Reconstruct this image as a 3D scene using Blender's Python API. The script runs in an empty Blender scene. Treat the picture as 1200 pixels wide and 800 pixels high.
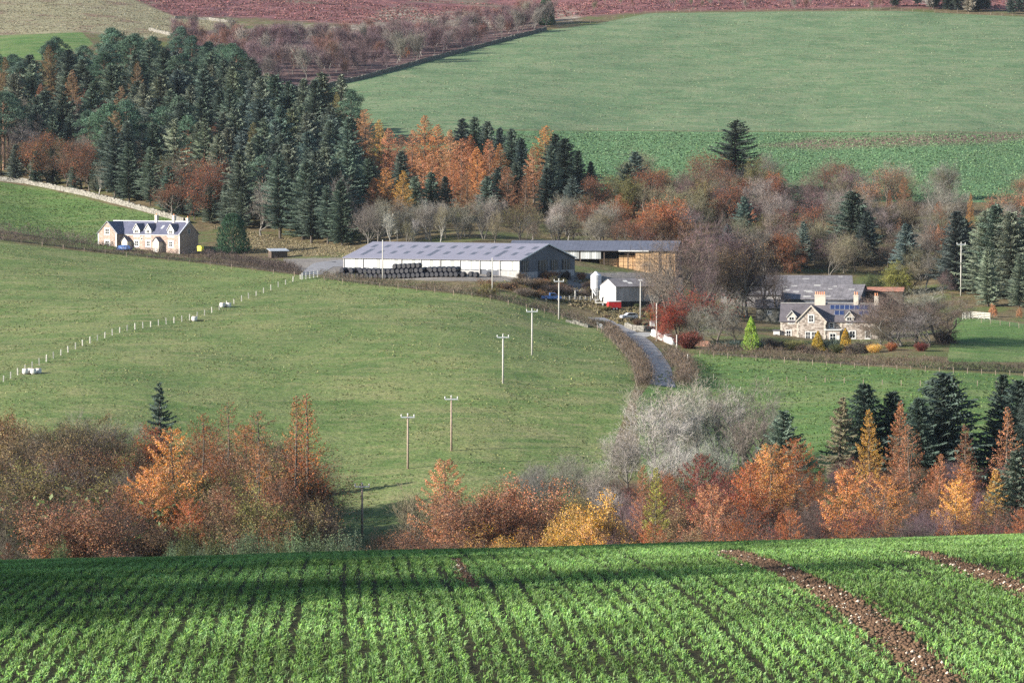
import bpy, math, random
import numpy as np
from mathutils import Vector, Matrix

# ---------------------------------------------------------------- camera, sky, sun, exposure
F = 4015.0                                   # focal length in pixels of the 1200 px wide picture
PITCH = math.atan(200.0 / F)                 # eye level lies on picture row 200
SUN_EL, SUN_AZ = math.radians(22.0), math.radians(-110.0)   # compass style: 0 = +Y, -90 = left
EXPOSURE = 1.45

scene = bpy.context.scene
cam_d = bpy.data.cameras.new('camera'); cam_d.sensor_width = 36.0; cam_d.lens = 36.0 * F / 1200.0
cam_d.clip_start = 0.5; cam_d.clip_end = 6000.0
cam = bpy.data.objects.new('camera', cam_d); scene.collection.objects.link(cam)
cam.location = (0, 0, 0); cam.rotation_euler = (math.pi / 2 - PITCH, 0, 0)
scene.camera = cam

world = bpy.data.worlds.new('World'); scene.world = world; world.use_nodes = True
wn = world.node_tree; wn.nodes.clear()
sky = wn.nodes.new('ShaderNodeTexSky'); sky.sky_type = 'NISHITA'; sky.sun_disc = False
sky.sun_elevation = SUN_EL; sky.sun_rotation = SUN_AZ; sky.altitude = 150
sky.air_density = 1.0; sky.dust_density = 0.6; sky.ozone_density = 1.3
bg = wn.nodes.new('ShaderNodeBackground'); bg.inputs['Strength'].default_value = 0.085
wo = wn.nodes.new('ShaderNodeOutputWorld')
wn.links.new(sky.outputs[0], bg.inputs[0]); wn.links.new(bg.outputs[0], wo.inputs[0])

sl = bpy.data.lights.new('sun', 'SUN'); sl.energy = 5.0; sl.angle = math.radians(0.53); sl.color = (1.0, 0.94, 0.85)
sun = bpy.data.objects.new('sun', sl); scene.collection.objects.link(sun)
to_sun = Vector((math.sin(SUN_AZ) * math.cos(SUN_EL), math.cos(SUN_AZ) * math.cos(SUN_EL), math.sin(SUN_EL)))
sun.rotation_euler = to_sun.to_track_quat('Z', 'Y').to_euler(); sun.location = (-200, -60, 250)

vs = scene.view_settings
vs.view_transform = 'Standard'; vs.look = 'None'; vs.exposure = EXPOSURE; vs.gamma = 1.0; vs.use_curve_mapping = False
scene.cycles.max_bounces = 6; scene.cycles.diffuse_bounces = 3; scene.cycles.transparent_max_bounces = 8
scene.cycles.volume_bounces = 0
scene.cycles.use_denoising = False

COL = scene.collection
rng = random.Random(7)
npr = np.random.default_rng(11)

# ---------------------------------------------------------------- object helpers
def tag(o, label=None, cat=None, group=None, kind=None):
    if label:
        while len(label.split()) > 16: label = label.rsplit(',' if ',' in label else ' ', 1)[0]
        o['label'] = label
    if cat: o['category'] = cat
    if group: o['group'] = group
    if kind: o['kind'] = kind
    return o

def empty(name, loc=(0, 0, 0), rz=0.0):
    o = bpy.data.objects.new(name, None); COL.objects.link(o)
    o.location = loc; o.rotation_euler = (0, 0, rz); o.empty_display_size = 0.3
    return o

def new_obj(name, me, parent=None, loc=None, rz=None):
    o = bpy.data.objects.new(name, me); COL.objects.link(o)
    if parent is not None: o.parent = parent
    if loc is not None: o.location = loc
    if rz is not None: o.rotation_euler = (0, 0, rz)
    return o

def np_mesh(name, V, Fs, mats=(), smooth=False, midx=None):
    """V (n,3), Fs list of int arrays (m,3) or (m,4)."""
    me = bpy.data.meshes.new(name)
    V = np.asarray(V, dtype=np.float32)
    loops, starts, k = [], [], 0
    for f in Fs:
        f = np.asarray(f, dtype=np.int32)
        if f.size == 0: continue
        n = f.shape[1]
        loops.append(f.ravel()); starts.append(k + np.arange(f.shape[0], dtype=np.int32) * n); k += f.size
    L = np.concatenate(loops); S = np.concatenate(starts)
    me.vertices.add(len(V)); me.vertices.foreach_set('co', V.ravel())
    me.loops.add(len(L)); me.loops.foreach_set('vertex_index', L)
    me.polygons.add(len(S)); me.polygons.foreach_set('loop_start', S)
    if midx is not None: me.polygons.foreach_set('material_index', np.asarray(midx, dtype=np.int32))
    if smooth: me.polygons.foreach_set('use_smooth', np.ones(len(S), dtype=bool))
    me.update(calc_edges=True)
    for m in mats: me.materials.append(m)
    return me

class MB:
    """small mesh collector: boxes, prisms, tubes, polygons"""
    def __init__(s): s.v = []; s.f = []
    def poly(s, pts):
        k = len(s.v); s.v += [tuple(p) for p in pts]; s.f.append(tuple(range(k, k + len(pts)))); return s
    def box(s, x0, x1, y0, y1, z0, z1):
        k = len(s.v)
        s.v += [(x0, y0, z0), (x1, y0, z0), (x1, y1, z0), (x0, y1, z0), (x0, y0, z1), (x1, y0, z1), (x1, y1, z1), (x0, y1, z1)]
        s.f += [tuple(k + i for i in q) for q in ((3, 2, 1, 0), (4, 5, 6, 7), (0, 1, 5, 4), (1, 2, 6, 5), (2, 3, 7, 6), (3, 0, 4, 7))]
        return s
    def prism(s, prof, axis, a, b):
        """closed profile extruded along axis 'x' or 'y' from a to b; prof = (u, z) pairs"""
        k = len(s.v); n = len(prof)
        for t in (a, b):
            for (u, z) in prof: s.v.append((t, u, z) if axis == 'x' else (u, t, z))
        A = tuple(range(k, k + n)); B = tuple(range(k + n, k + 2 * n))
        s.f.append(A[::-1] if axis == 'x' else A); s.f.append(B if axis == 'x' else B[::-1])
        for i in range(n):
            j = (i + 1) % n
            q = (A[i], A[j], B[j], B[i])
            s.f.append(q if axis == 'x' else q[::-1])
        return s
    def tube(s, p0, p1, r0, r1, n=8, caps=True):
        p0 = Vector(p0); p1 = Vector(p1); d = (p1 - p0).normalized()
        a = d.orthogonal().normalized(); b = d.cross(a); k = len(s.v)
        for p, r in ((p0, r0), (p1, r1)):
            for i in range(n):
                t = 2 * math.pi * i / n; s.v.append(tuple(p + a * (r * math.cos(t)) + b * (r * math.sin(t))))
        for i in range(n):
            j = (i + 1) % n; s.f.append((k + i, k + j, k + n + j, k + n + i))
        if caps:
            s.f.append(tuple(range(k + n - 1, k - 1, -1))); s.f.append(tuple(range(k + n, k + 2 * n)))
        return s
    def lathe(s, prof, n=16, cx=0.0, cy=0.0):
        k = len(s.v); m = len(prof)
        for (r, z) in prof:
            for i in range(n):
                t = 2 * math.pi * i / n; s.v.append((cx + r * math.cos(t), cy + r * math.sin(t), z))
        for q in range(m - 1):
            for i in range(n):
                j = (i + 1) % n; s.f.append((k + q * n + i, k + q * n + j, k + (q + 1) * n + j, k + (q + 1) * n + i))
        s.f.append(tuple(range(k + n - 1, k - 1, -1))); s.f.append(tuple(range(k + (m - 1) * n, k + m * n)))
        return s
    def mesh(s, name, m=None, smooth=False):
        me = bpy.data.meshes.new(name); me.from_pydata(s.v, [], s.f); me.update()
        if m is not None: me.materials.append(m)
        if smooth:
            for p in me.polygons: p.use_smooth = True
        return me
    def build(s, name, m=None, parent=None, loc=None, rz=None, smooth=False):
        return new_obj(name, s.mesh(name, m, smooth), parent, loc, rz)

# ---------------------------------------------------------------- pixel and ground helpers
CP, SP = math.cos(PITCH), math.sin(PITCH)
def pt(px, py, Y):
    u = (px - 600.0) / F; v = (400.0 - py) / F
    k = Y / (CP + v * SP)
    return Vector((u * k, Y, (v * CP - SP) * k))
def proj(X, Y, Z):
    w = Y * CP - Z * SP
    return 600.0 + F * X / w, 400.0 - F * (Y * SP + Z * CP) / w
# ---------------------------------------------------------------- terrain: picture rows and distances of ground points
CTRL = [
 # valley side and floor hidden behind the crest of the crop field
 (-100,760,330),(300,770,330),(600,770,330),(900,760,330),(1300,740,330),
 (-100,715,430),(300,725,430),(600,725,430),(900,705,430),(1300,690,430),
 (-100,600,520),(150,600,520),(300,640,510),(425,640,515),(600,620,515),(800,600,525),(1000,570,540),(1300,560,545),
 # pasture with the poles
 (0,455,640),(0,380,760),(0,290,920),(150,315,890),(300,330,850),(300,400,715),(150,440,655),(450,330,845),(450,400,710),
 (450,460,640),(300,475,625),(600,350,808),(600,400,722),(590,449,645),(623,416,695),(655,374,795),(600,485,622),(529,528,583),(478,548,570),(150,510,590),(0,510,590),
 (720,400,745),(700,455,648),(700,510,606),(745,430,690),(770,470,640),(780,530,585),
 # right field and garden
 (820,425,720),(1000,432,708),(1190,438,700),(1000,482,625),(1190,482,630),(1000,520,585),(1200,520,585),
 (760,403,752),(900,408,745),(1050,410,742),(1190,402,772),(1150,378,815),(960,398,790),(1060,385,820),
 # farm yard, bank, barn shelf
 (740,385,785),(700,368,812),(765,362,822),(698,351,835),(640,351,822),(613,322,842),(690,324,862),(760,322,890),(760,345,850),
 (420,322,862),(520,322,850),(380,312,885),(850,352,870),(940,352,880),(1000,350,880),(1040,352,900),
 # cottage shelf and field behind
 (130,290,945),(180,290,950),(235,292,955),(300,300,925),(50,245,1055),(0,212,1115),(100,228,1080),(215,257,1015),(330,285,975),(0,270,965),
 # woods
 (420,288,950),(550,285,930),(650,286,950),(800,300,945),(950,305,960),(1100,320,930),(1200,340,900),
 (0,150,1225),(100,120,1275),(200,130,1260),(300,150,1215),(400,165,1170),(500,205,1090),(640,215,1075),(800,235,1040),(1000,245,1030),(1200,245,1030),
 (100,225,1085),(300,262,1010),
 # far fields
 (640,190,1120),(900,210,1085),(1100,212,1080),(700,153,1230),(950,155,1240),(1200,156,1240),(450,135,1235),
 (390,101,1340),(500,68,1445),(640,34,1560),(760,16,1640),(900,14,1650),(1050,13,1650),(1200,20,1630),(800,80,1430),(1100,85,1420),
 (0,45,1500),(100,42,1500),(0,75,1380),(200,70,1440),(300,60,1450),(150,20,1600),(0,20,1580),(400,30,1590),(300,20,1640),(550,20,1680),
 (600,-5,1850),(0,-25,1800),(1200,-10,1830),(300,-20,1850),(900,-15,1850),
 (-50,-100,2200),(600,-90,2250),(1250,-90,2250),
]
_A = []
for (px, py, Y) in CTRL:
    p = pt(px, py, Y); _A.append((p.x / p.y * F, math.log(Y), p.z / p.y * F))
for (px, py, Y) in [c for c in CTRL if c[0] <= 50 or c[0] >= 1150]:       # the land goes on beyond the frame
    p = pt(px, py, Y); _A.append((p.x / p.y * F + (-550 if px < 600 else 550), math.log(Y), p.z / p.y * F))
_A = np.array(_A)
def _nrm(u, l): return np.stack([np.clip(u, -1400, 1400) / 330.0, (l - 6.6) * 2.6], -1)
_C = _nrm(_A[:, 0], _A[:, 1])
def _kern(P):
    d2 = ((P[:, None, :] - _C[None]) ** 2).sum(-1)
    return 0.5 * d2 * np.log(d2 + 1e-12)
_n = len(_C)
_K = np.zeros((_n + 3, _n + 3)); _K[:_n, :_n] = _kern(_C) + np.eye(_n) * 0.02
_K[:_n, _n] = 1; _K[:_n, _n + 1:] = _C; _K[_n, :_n] = 1; _K[_n + 1:, :_n] = _C.T
_W = np.linalg.solve(_K, np.concatenate([_A[:, 2], np.zeros(3)]))

def _far(x, y):
    yy = np.clip(y, 330, 2300)
    P = _nrm(x / y * F, np.log(yy)); out = np.empty(len(P))
    for i in range(0, len(P), 20000):
        q = P[i:i + 20000]; out[i:i + 20000] = _kern(q) @ _W[:_n] + _W[_n] + q @ _W[_n + 1:]
    z = out / F * y
    z = np.where(y > 2200, out / F * 2200, z)
    und = 0.35 * np.sin(x * 0.043 + 1.3) * np.sin(y * 0.031 + x * .012) + 0.2 * np.sin(x * 0.11 + y * 0.05) * np.sin(y * 0.09 - x * 0.02 + 2)
    return z + und * np.clip((y - 400) / 200, 0, 1)
def _near(x, y):
    # convex crop field: slope grows with distance, then the valley side
    s30, k, smax = 0.020, 0.0049, 0.152
    e = np.clip(y - 30, 0, None); ec = (smax - s30) / k
    z = -4.18 - s30 * (y - 30) - np.where(e < ec, 0.5 * k * e * e, 0.5 * k * ec * ec + k * ec * (e - ec))
    z = z + np.where(y < 22, 2.4 * ((22 - np.clip(y, -40, 22)) / 22.0) ** 2 * np.where(y < 0, 1, 1), 0) * (y > -1) + np.where(y <= -1, 2.4, 0)
    tilt = 0.026 * np.clip(x, -40, 40) * np.clip((130 - y) / 60, 0, 1)
    return z + tilt
def H(x, y):
    x = np.atleast_1d(np.asarray(x, float)); y = np.atleast_1d(np.asarray(y, float))
    t = np.clip((y - 150) / 200, 0, 1); t = t * t * (3 - 2 * t)
    zn = _near(x, y); zf = _far(x, np.maximum(y, 150))
    return zn * (1 - t) + zf * t
def h1(x, y): return float(H(x, y)[0])
def gp(px, Y, sink=0.0):
    """ground point in picture column px at distance Y"""
    py = 400.0
    for _ in range(3):
        p = pt(px, py, Y); z = h1(p.x, Y); py = proj(p.x, Y, z)[1]
    return Vector((p.x, Y, z - sink))
_YS = np.geomspace(470, 2150, 900)
def gy(px, py, ymin=470):
    """ground point seen at picture position (px, py)"""
    v = (400.0 - py) / F; a = (px - 600.0) / F / (CP + v * SP); m = (v * CP - SP) / (CP + v * SP)
    zz = H(a * _YS, _YS) - m * _YS
    ok = np.where((zz[1:] >= 0) & (zz[:-1] < 0) & (_YS[1:] > ymin))[0]
    if len(ok) == 0: return gp(px, 900)
    i = ok[0]; t = -zz[i] / (zz[i + 1] - zz[i]); Y = _YS[i] + t * (_YS[i + 1] - _YS[i])
    return Vector((a * Y, Y, h1(a * Y, Y)))

def poly_sd(px, py, poly):
    """signed distance (inside positive) to a polygon, vectorised"""
    P = np.stack([px, py], -1); n = len(poly); d = np.full(len(px), 1e18); ins = np.zeros(len(px), bool)
    for i in range(n):
        a = np.array(poly[i], float); b = np.array(poly[(i + 1) % n], float); e = b - a
        t = np.clip(((P - a) @ e) / (e @ e), 0, 1); q = a + t[:, None] * e
        d = np.minimum(d, ((P - q) ** 2).sum(-1))
        c = ((a[1] > py) != (b[1] > py)) & (px < (b[0] - a[0]) * (py - a[1]) / (b[1] - a[1] + 1e-12) + a[0]); ins ^= c
    return np.where(ins, 1, -1) * np.sqrt(d)

REGIONS = {
 'pasture': [(-300,270),(0,284),(120,297),(240,309),(365,324),(460,336),(560,347),(640,364),(705,386),(740,420),(746,445),(720,520),(700,620),(400,680),(-300,680)],
 'backfield': [(-300,200),(-100,207),(0,213),(60,223),(130,240),(215,260),(213,292),(120,292),(0,268),(-300,255)],
 'rightfield': [(818,414),(900,420),(1000,428),(1200,440),(1500,445),(1500,640),(760,640),(745,470),(770,440)],
 'lawn': [(1118,372),(1160,374),(1300,392),(1300,424),(1110,424)],
 'upper': [(383,103),(450,85),(560,57),(640,36),(700,28),(760,16),(900,14),(1050,13),(1500,34),(1500,156),(700,153),(560,152),(545,190),(440,178),(395,150)],
 'brassica': [(540,153),(700,153.5),(950,155),(1500,156.5),(1500,240),(1000,236),(800,230),(560,222)],
 'moor': [(152,-2),(205,20),(300,22),(420,30),(520,25),(640,24),(760,14),(1050,9),(1500,20),(1500,-120),(140,-120)],
 'palehill': [(-300,-120),(140,-120),(152,-2),(205,20),(290,28),(180,46),(95,38),(0,42),(-300,55)],
 'toppatch': [(-300,55),(0,42),(96,38),(110,52),(60,70),(-300,90)],
 'yard': [(330,303),(400,302),(412,318),(600,321),(660,320),(800,318),(800,352),(700,352),(640,346),(610,330),(520,329),(400,326),(345,316)],
 'birchfloor': [(190,60),(230,36),(310,34),(450,30),(560,26),(650,20),(640,32),(560,54),(450,83),(385,99),(300,120),(255,122),(225,84)],
 'rockband': [(310,32),(420,30),(450,12),(480,6),(500,18),(600,14),(680,12),(680,22),(600,32),(520,36),(400,44),(300,44)],
}
# ---------------------------------------------------------------- materials
class NT:
    def __init__(s, name):
        s.m = bpy.data.materials.new(name); s.m.use_nodes = True; s.t = s.m.node_tree; s.t.nodes.clear()
        s.out = s.t.nodes.new('ShaderNodeOutputMaterial')
    def n(s, typ, ins=None, **kw):
        nd = s.t.nodes.new('ShaderNode' + typ)
        for k, v in kw.items(): setattr(nd, k, v)
        for k, v in (ins or {}).items():
            if isinstance(v, bpy.types.NodeSocket): s.t.links.new(v, nd.inputs[k])
            else: nd.inputs[k].default_value = v
        return nd
    def noise(s, vec, scale, detail=3, rough=0.55, dist=0.0):
        return s.n('TexNoise', {'Vector': vec, 'Scale': scale, 'Detail': detail, 'Roughness': rough, 'Distortion': dist}).outputs[0]
    def ramp(s, fac, stops, interp='LINEAR'):
        r = s.n('ValToRGB', {'Fac': fac}); r.color_ramp.interpolation = interp
        el = r.color_ramp.elements
        while len(el) < len(stops): el.new(0.5)
        for e, (p, c) in zip(el, stops): e.position = p; e.color = (*c, 1) if len(c) == 3 else c
        return r.outputs[0]
    def mix(s, fac, a, b, blend='MIX'):
        nd = s.n('Mix', data_type='RGBA', blend_type=blend)
        for i, v in ((0, fac), (6, a), (7, b)):
            if isinstance(v, bpy.types.NodeSocket): s.t.links.new(v, nd.inputs[i])
            else: nd.inputs[i].default_value = v if i == 0 else (*v, 1)
        return nd.outputs[2]
    def math(s, op, a, b=0.0, clamp=False):
        nd = s.n('Math', operation=op, use_clamp=clamp)
        for i, v in ((0, a), (1, b)):
            if isinstance(v, bpy.types.NodeSocket): s.t.links.new(v, nd.inputs[i])
            else: nd.inputs[i].default_value = v
        return nd.outputs[0]
    def bump(s, h, strength=0.5, dist=0.1):
        return s.n('Bump', {'Height': h, 'Strength': strength, 'Distance': dist}).outputs[0]
    def principled(s, col, rough=0.8, normal=None, metallic=0.0, spec=0.3):
        b = s.n('BsdfPrincipled', {'Roughness': rough, 'Metallic': metallic, 'Specular IOR Level': spec})
        if isinstance(col, bpy.types.NodeSocket): s.t.links.new(col, b.inputs['Base Color'])
        else: b.inputs['Base Color'].default_value = (*col, 1)
        if normal is not None: s.t.links.new(normal, b.inputs['Normal'])
        s.t.links.new(b.outputs[0], s.out.inputs[0]); return b
    def obj(s): return s.n('TexCoord').outputs['Object']
    def geo(s): return s.n('NewGeometry')
    def attr(s, name): return s.n('Attribute', attribute_name=name).outputs['Fac']

def srgb(r, g, b):
    f = lambda c: (c / 255 / 12.92) if c / 255 <= 0.04045 else ((c / 255 + 0.055) / 1.055) ** 2.4
    return (f(r), f(g), f(b))

def simple(name, col, rough=0.7, var=0.25, scale=1.2, bump=0.0, metallic=0.0, spec=0.3, streak=False):
    t = NT(name); v = t.obj()
    if streak: v = t.n('Mapping', {'Vector': v, 'Scale': (1, 1, 0.12)}).outputs[0]
    f = t.noise(v, scale, 4, 0.6)
    lo = tuple(c * (1 - var) for c in col); hi = tuple(min(1, c * (1 + var)) for c in col)
    c = t.ramp(f, [(0.3, lo), (0.7, hi)])
    t.principled(c, rough, t.bump(t.noise(v, scale * 4, 3), bump, 0.05) if bump else None, metallic, spec)
    return t.m

# terrain: field regions carried as signed distances, everything else noise
def terrain_mat():
    t = NT('land'); P = t.n('NewGeometry').outputs['Position']
    n1 = t.noise(P, 0.012, 4); n2 = t.noise(P, 0.06, 5, 0.6); n3 = t.noise(P, 0.35, 4, 0.65); n4 = t.noise(P, 1.6, 3, 0.7)
    Pm = t.n('Mapping', {'Vector': P, 'Rotation': (0, 0, 0.25), 'Scale': (0.35, 1.0, 1.0)}).outputs[0]
    n5 = t.noise(Pm, 0.22, 5, 0.7)
    jit = t.math('MULTIPLY', t.math('SUBTRACT', n3, 0.5), 3.0)
    def mask(name, w=0.6, j=1.0):
        a = t.math('ADD', t.attr(name), t.math('MULTIPLY', jit, j))
        return t.n('MapRange', {'Value': a, 'From Min': -w, 'From Max': w, 'To Min': 0.0, 'To Max': 1.0}).outputs[0]
    # wood floor and rough bank
    base = t.ramp(n3, [(0.25, (0.055, 0.040, 0.024)), (0.5, (0.11, 0.085, 0.045)), (0.75, (0.19, 0.15, 0.085))])
    base = t.mix(t.ramp(n2, [(0.48, (0, 0, 0)), (0.6, (1, 1, 1))]), base, (0.085, 0.10, 0.035))
    # grazed pasture: green with straw coloured tufts
    gc = t.ramp(n2, [(0.32, (0.067, 0.113, 0.031)), (0.5, (0.110, 0.154, 0.049)), (0.66, (0.173, 0.186, 0.074))])
    tuft = t.math('MULTIPLY', t.ramp(n5, [(0.46, (0, 0, 0)), (0.62, (1, 1, 1))]), t.ramp(n1, [(0.38, (0.18,)*3), (0.62, (0.85,)*3)]))
    gc = t.mix(tuft, gc, (0.215, 0.198, 0.098))
    gc = t.mix(t.ramp(n4, [(0.42, (0.0,)*3), (0.62, (0.65,)*3)]), gc, (0.042, 0.072, 0.018))
    gc = t.mix(t.ramp(n3, [(0.5, (0.0,)*3), (0.68, (0.45,)*3)]), gc, (0.19, 0.175, 0.085))
    lush = t.ramp(n2, [(0.34, (0.058, 0.118, 0.031)), (0.5, (0.084, 0.151, 0.042)), (0.66, (0.134, 0.179, 0.064))])
    lush = t.mix(t.ramp(n4, [(0.42, (0.0,)*3), (0.62, (0.6,)*3)]), lush, (0.038, 0.070, 0.018))
    lush = t.mix(t.math('MULTIPLY', tuft, 0.5), lush, (0.20, 0.185, 0.09))
    up = t.ramp(n2, [(0.34, (0.068, 0.120, 0.055)), (0.5, (0.095, 0.155, 0.074)), (0.66, (0.138, 0.178, 0.094))])
    up = t.mix(t.math('MULTIPLY', t.ramp(n5, [(0.47, (0, 0, 0)), (0.68, (1, 1, 1))]), 0.5), up, (0.225, 0.215, 0.13))
    up = t.mix(t.ramp(n4, [(0.45, (0.0,)*3), (0.65, (0.55,)*3)]), up, (0.058, 0.095, 0.05))
    up = t.mix(t.ramp(n3, [(0.5, (0.0,)*3), (0.66, (0.4,)*3)]), up, (0.20, 0.19, 0.115))
    vor = t.n('TexVoronoi', {'Vector': P, 'Scale': 1.15}).outputs[0]
    br = t.ramp(vor, [(0.05, (0.135, 0.225, 0.10)), (0.35, (0.100, 0.178, 0.078)), (0.75, (0.060, 0.115, 0.052))])
    br = t.mix(t.ramp(n2, [(0.58, (0, 0, 0)), (0.72, (0.7,)*3)]), br, (0.10, 0.10, 0.055))
    br = t.mix(mask('baldstrip', 3.0, 3.0), br, (0.145, 0.105, 0.075))
    moor = t.ramp(n5, [(0.34, (0.040, 0.020, 0.022)), (0.46, (0.16, 0.062, 0.060)), (0.58, (0.26, 0.115, 0.105)), (0.70, (0.30, 0.20, 0.165))])
    moor = t.mix(t.ramp(n3, [(0.42, (0, 0, 0)), (0.62, (0.7,)*3)]), moor, (0.060, 0.028, 0.030))
    moor = t.mix(t.ramp(n2, [(0.5, (0, 0, 0)), (0.68, (0.8,)*3)]), moor, (0.095, 0.05, 0.058))
    moor = t.mix(t.ramp(t.noise(P, 0.02, 5, 0.7), [(0.56, (0, 0, 0)), (0.66, (0.7,)*3)]), moor, (0.12, 0.115, 0.075))
    rock = t.ramp(n5, [(0.38, (0.09, 0.055, 0.045)), (0.5, (0.17, 0.135, 0.10)), (0.64, (0.30, 0.27, 0.22))])
    pale = t.ramp(n5, [(0.3, (0.115, 0.108, 0.06)), (0.5, (0.20, 0.185, 0.11)), (0.7, (0.28, 0.25, 0.165))])
    pale = t.mix(t.ramp(n2, [(0.52, (0, 0, 0)), (0.66, (0.8,)*3)]), pale, (0.135, 0.075, 0.06))
    yard = t.ramp(n2, [(0.3, (0.115, 0.105, 0.098)), (0.7, (0.20, 0.18, 0.16))])
    birchfloor = t.ramp(n3, [(0.3, (0.050, 0.030, 0.030)), (0.5, (0.105, 0.066, 0.062)), (0.7, (0.175, 0.12, 0.105))])
    c = base
    for nm, col, w, j in (('moor', moor, 1.5, 3), ('birchfloor', birchfloor, 1.5, 2), ('palehill', pale, 1.0, 2), ('rockband', rock, 2.0, 14), ('toppatch', lush, .5, .4), ('backfield', lush, .8, 1), ('pasture', gc, .8, 1),
                       ('rightfield', lush, .8, 1), ('lawn', lush, .6, .6), ('brassica', br, .5, .4), ('upper', up, .5, .4), ('yard', yard, 1, 1.5)):
        c = t.mix(mask(nm, w, j), c, col)
    hsum = t.math('ADD', t.math('MULTIPLY', n3, 1.0), t.math('MULTIPLY', n4, 0.35))
    hsum = t.math('SUBTRACT', hsum, t.math('MULTIPLY', t.math('MULTIPLY', vor, mask('brassica', .5, .4)), 0.3))
    b = t.principled(c, 0.95, t.bump(hsum, 0.75, 0.55), spec=0.1)
    return t.m

def leaf_mat(name, spread=0.45, transl=0.14, rough=0.75):
    """foliage: colour comes from each plant's own object colour, varied leaf by leaf"""
    t = NT(name); oi = t.n('ObjectInfo'); g = t.geo()
    rnd = g.outputs['Random Per Island']
    k = t.n('MapRange', {'Value': rnd, 'To Min': 1 - spread, 'To Max': 1 + spread}).outputs[0]
    cl = t.noise(t.n('TexCoord').outputs['Object'], 0.42, 3, 0.6)
    k = t.math('MULTIPLY', k, t.n('MapRange', {'Value': cl, 'From Min': 0.3, 'From Max': 0.7, 'To Min': 0.55, 'To Max': 1.45}).outputs[0])
    hsv = t.n('HueSaturation', {'Color': oi.outputs['Color'], 'Value': k,
              'Hue': t.n('MapRange', {'Value': t.math('FRACT', t.math('MULTIPLY', rnd, 17.3)), 'To Min': 0.478, 'To Max': 0.522}).outputs[0],
              'Saturation': t.n('MapRange', {'Value': t.math('FRACT', t.math('MULTIPLY', rnd, 7.7)), 'To Min': 0.75, 'To Max': 1.15}).outputs[0]})
    d = t.n('BsdfDiffuse', {'Color': hsv.outputs[0], 'Roughness': 0.6}); tr = t.n('BsdfTranslucent', {'Color': hsv.outputs[0]})
    m = t.n('MixShader', {0: transl, 1: d.outputs[0], 2: tr.outputs[0]})
    t.t.links.new(m.outputs[0], t.out.inputs[0]); return t.m

M = {}
M['land'] = terrain_mat()
M['leaf'] = leaf_mat('foliage'); M['needle'] = leaf_mat('needles', 0.4, 0.12)
M['twig'] = leaf_mat('twigs', 0.3, 0.0)
M['bark'] = simple('bark', (0.085, 0.07, 0.056), 0.9, 0.4, 3.0)
M['bark_pale'] = simple('pale_bark', (0.27, 0.255, 0.225), 0.85, 0.4, 3.0)
M['bark_grey'] = simple('grey_bark', (0.13, 0.118, 0.10), 0.9, 0.35, 3.0)
M['bark_pine'] = simple('pine_bark', (0.16, 0.095, 0.06), 0.9, 0.4, 3.0)
# ---------------------------------------------------------------- the land as one sheet
def grid_mesh(name, A, Ys, hfun, mats):
    AA, YY = np.meshgrid(A, Ys); X = (AA * YY).ravel(); Y = YY.ravel(); Z = hfun(X, Y)
    nx, ny = len(A), len(Ys)
    i = np.arange(nx - 1)[None] + np.arange(ny - 1)[:, None] * nx; i = i.ravel()
    me = np_mesh(name, np.stack([X, Y, Z], -1), [np.stack([i, i + 1, i + 1 + nx, i + nx], -1)], mats, smooth=True)
    return me, X, Y, Z
cols = np.concatenate([np.linspace(-0.42, -0.17, 22)[:-1], np.linspace(-0.17, 0.17, 290), np.linspace(0.17, 0.42, 22)[1:]])
rows = np.concatenate([np.geomspace(58, 470, 40)[:-1], np.geomspace(470, 1750, 300), np.geomspace(1750, 2400, 20)[1:]])
me, X, Y, Z = grid_mesh('ground', cols, rows, H, [M['land']])
PX, PY = proj(X, Y, Z)
far = Y > 470
for nm, poly in REGIONS.items():
    a = np.full(len(X), -50.0); a[far] = np.clip(poly_sd(PX[far], PY[far], poly), -50, 50)
    at = me.attributes.new(nm, 'FLOAT', 'POINT'); at.data.foreach_set('value', a.astype(np.float32))
d = np.abs(PY - (166 + (PX - 1030) * -0.035)) ; d = 6 - d - np.clip(np.abs(PX - 1060) - 110, 0, 400) * 0.1; d[~far] = -50
at = me.attributes.new('baldstrip', 'FLOAT', 'POINT'); at.data.foreach_set('value', np.clip(d, -50, 50).astype(np.float32))
ground = new_obj('ground', me); tag(ground, kind='structure')

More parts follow.
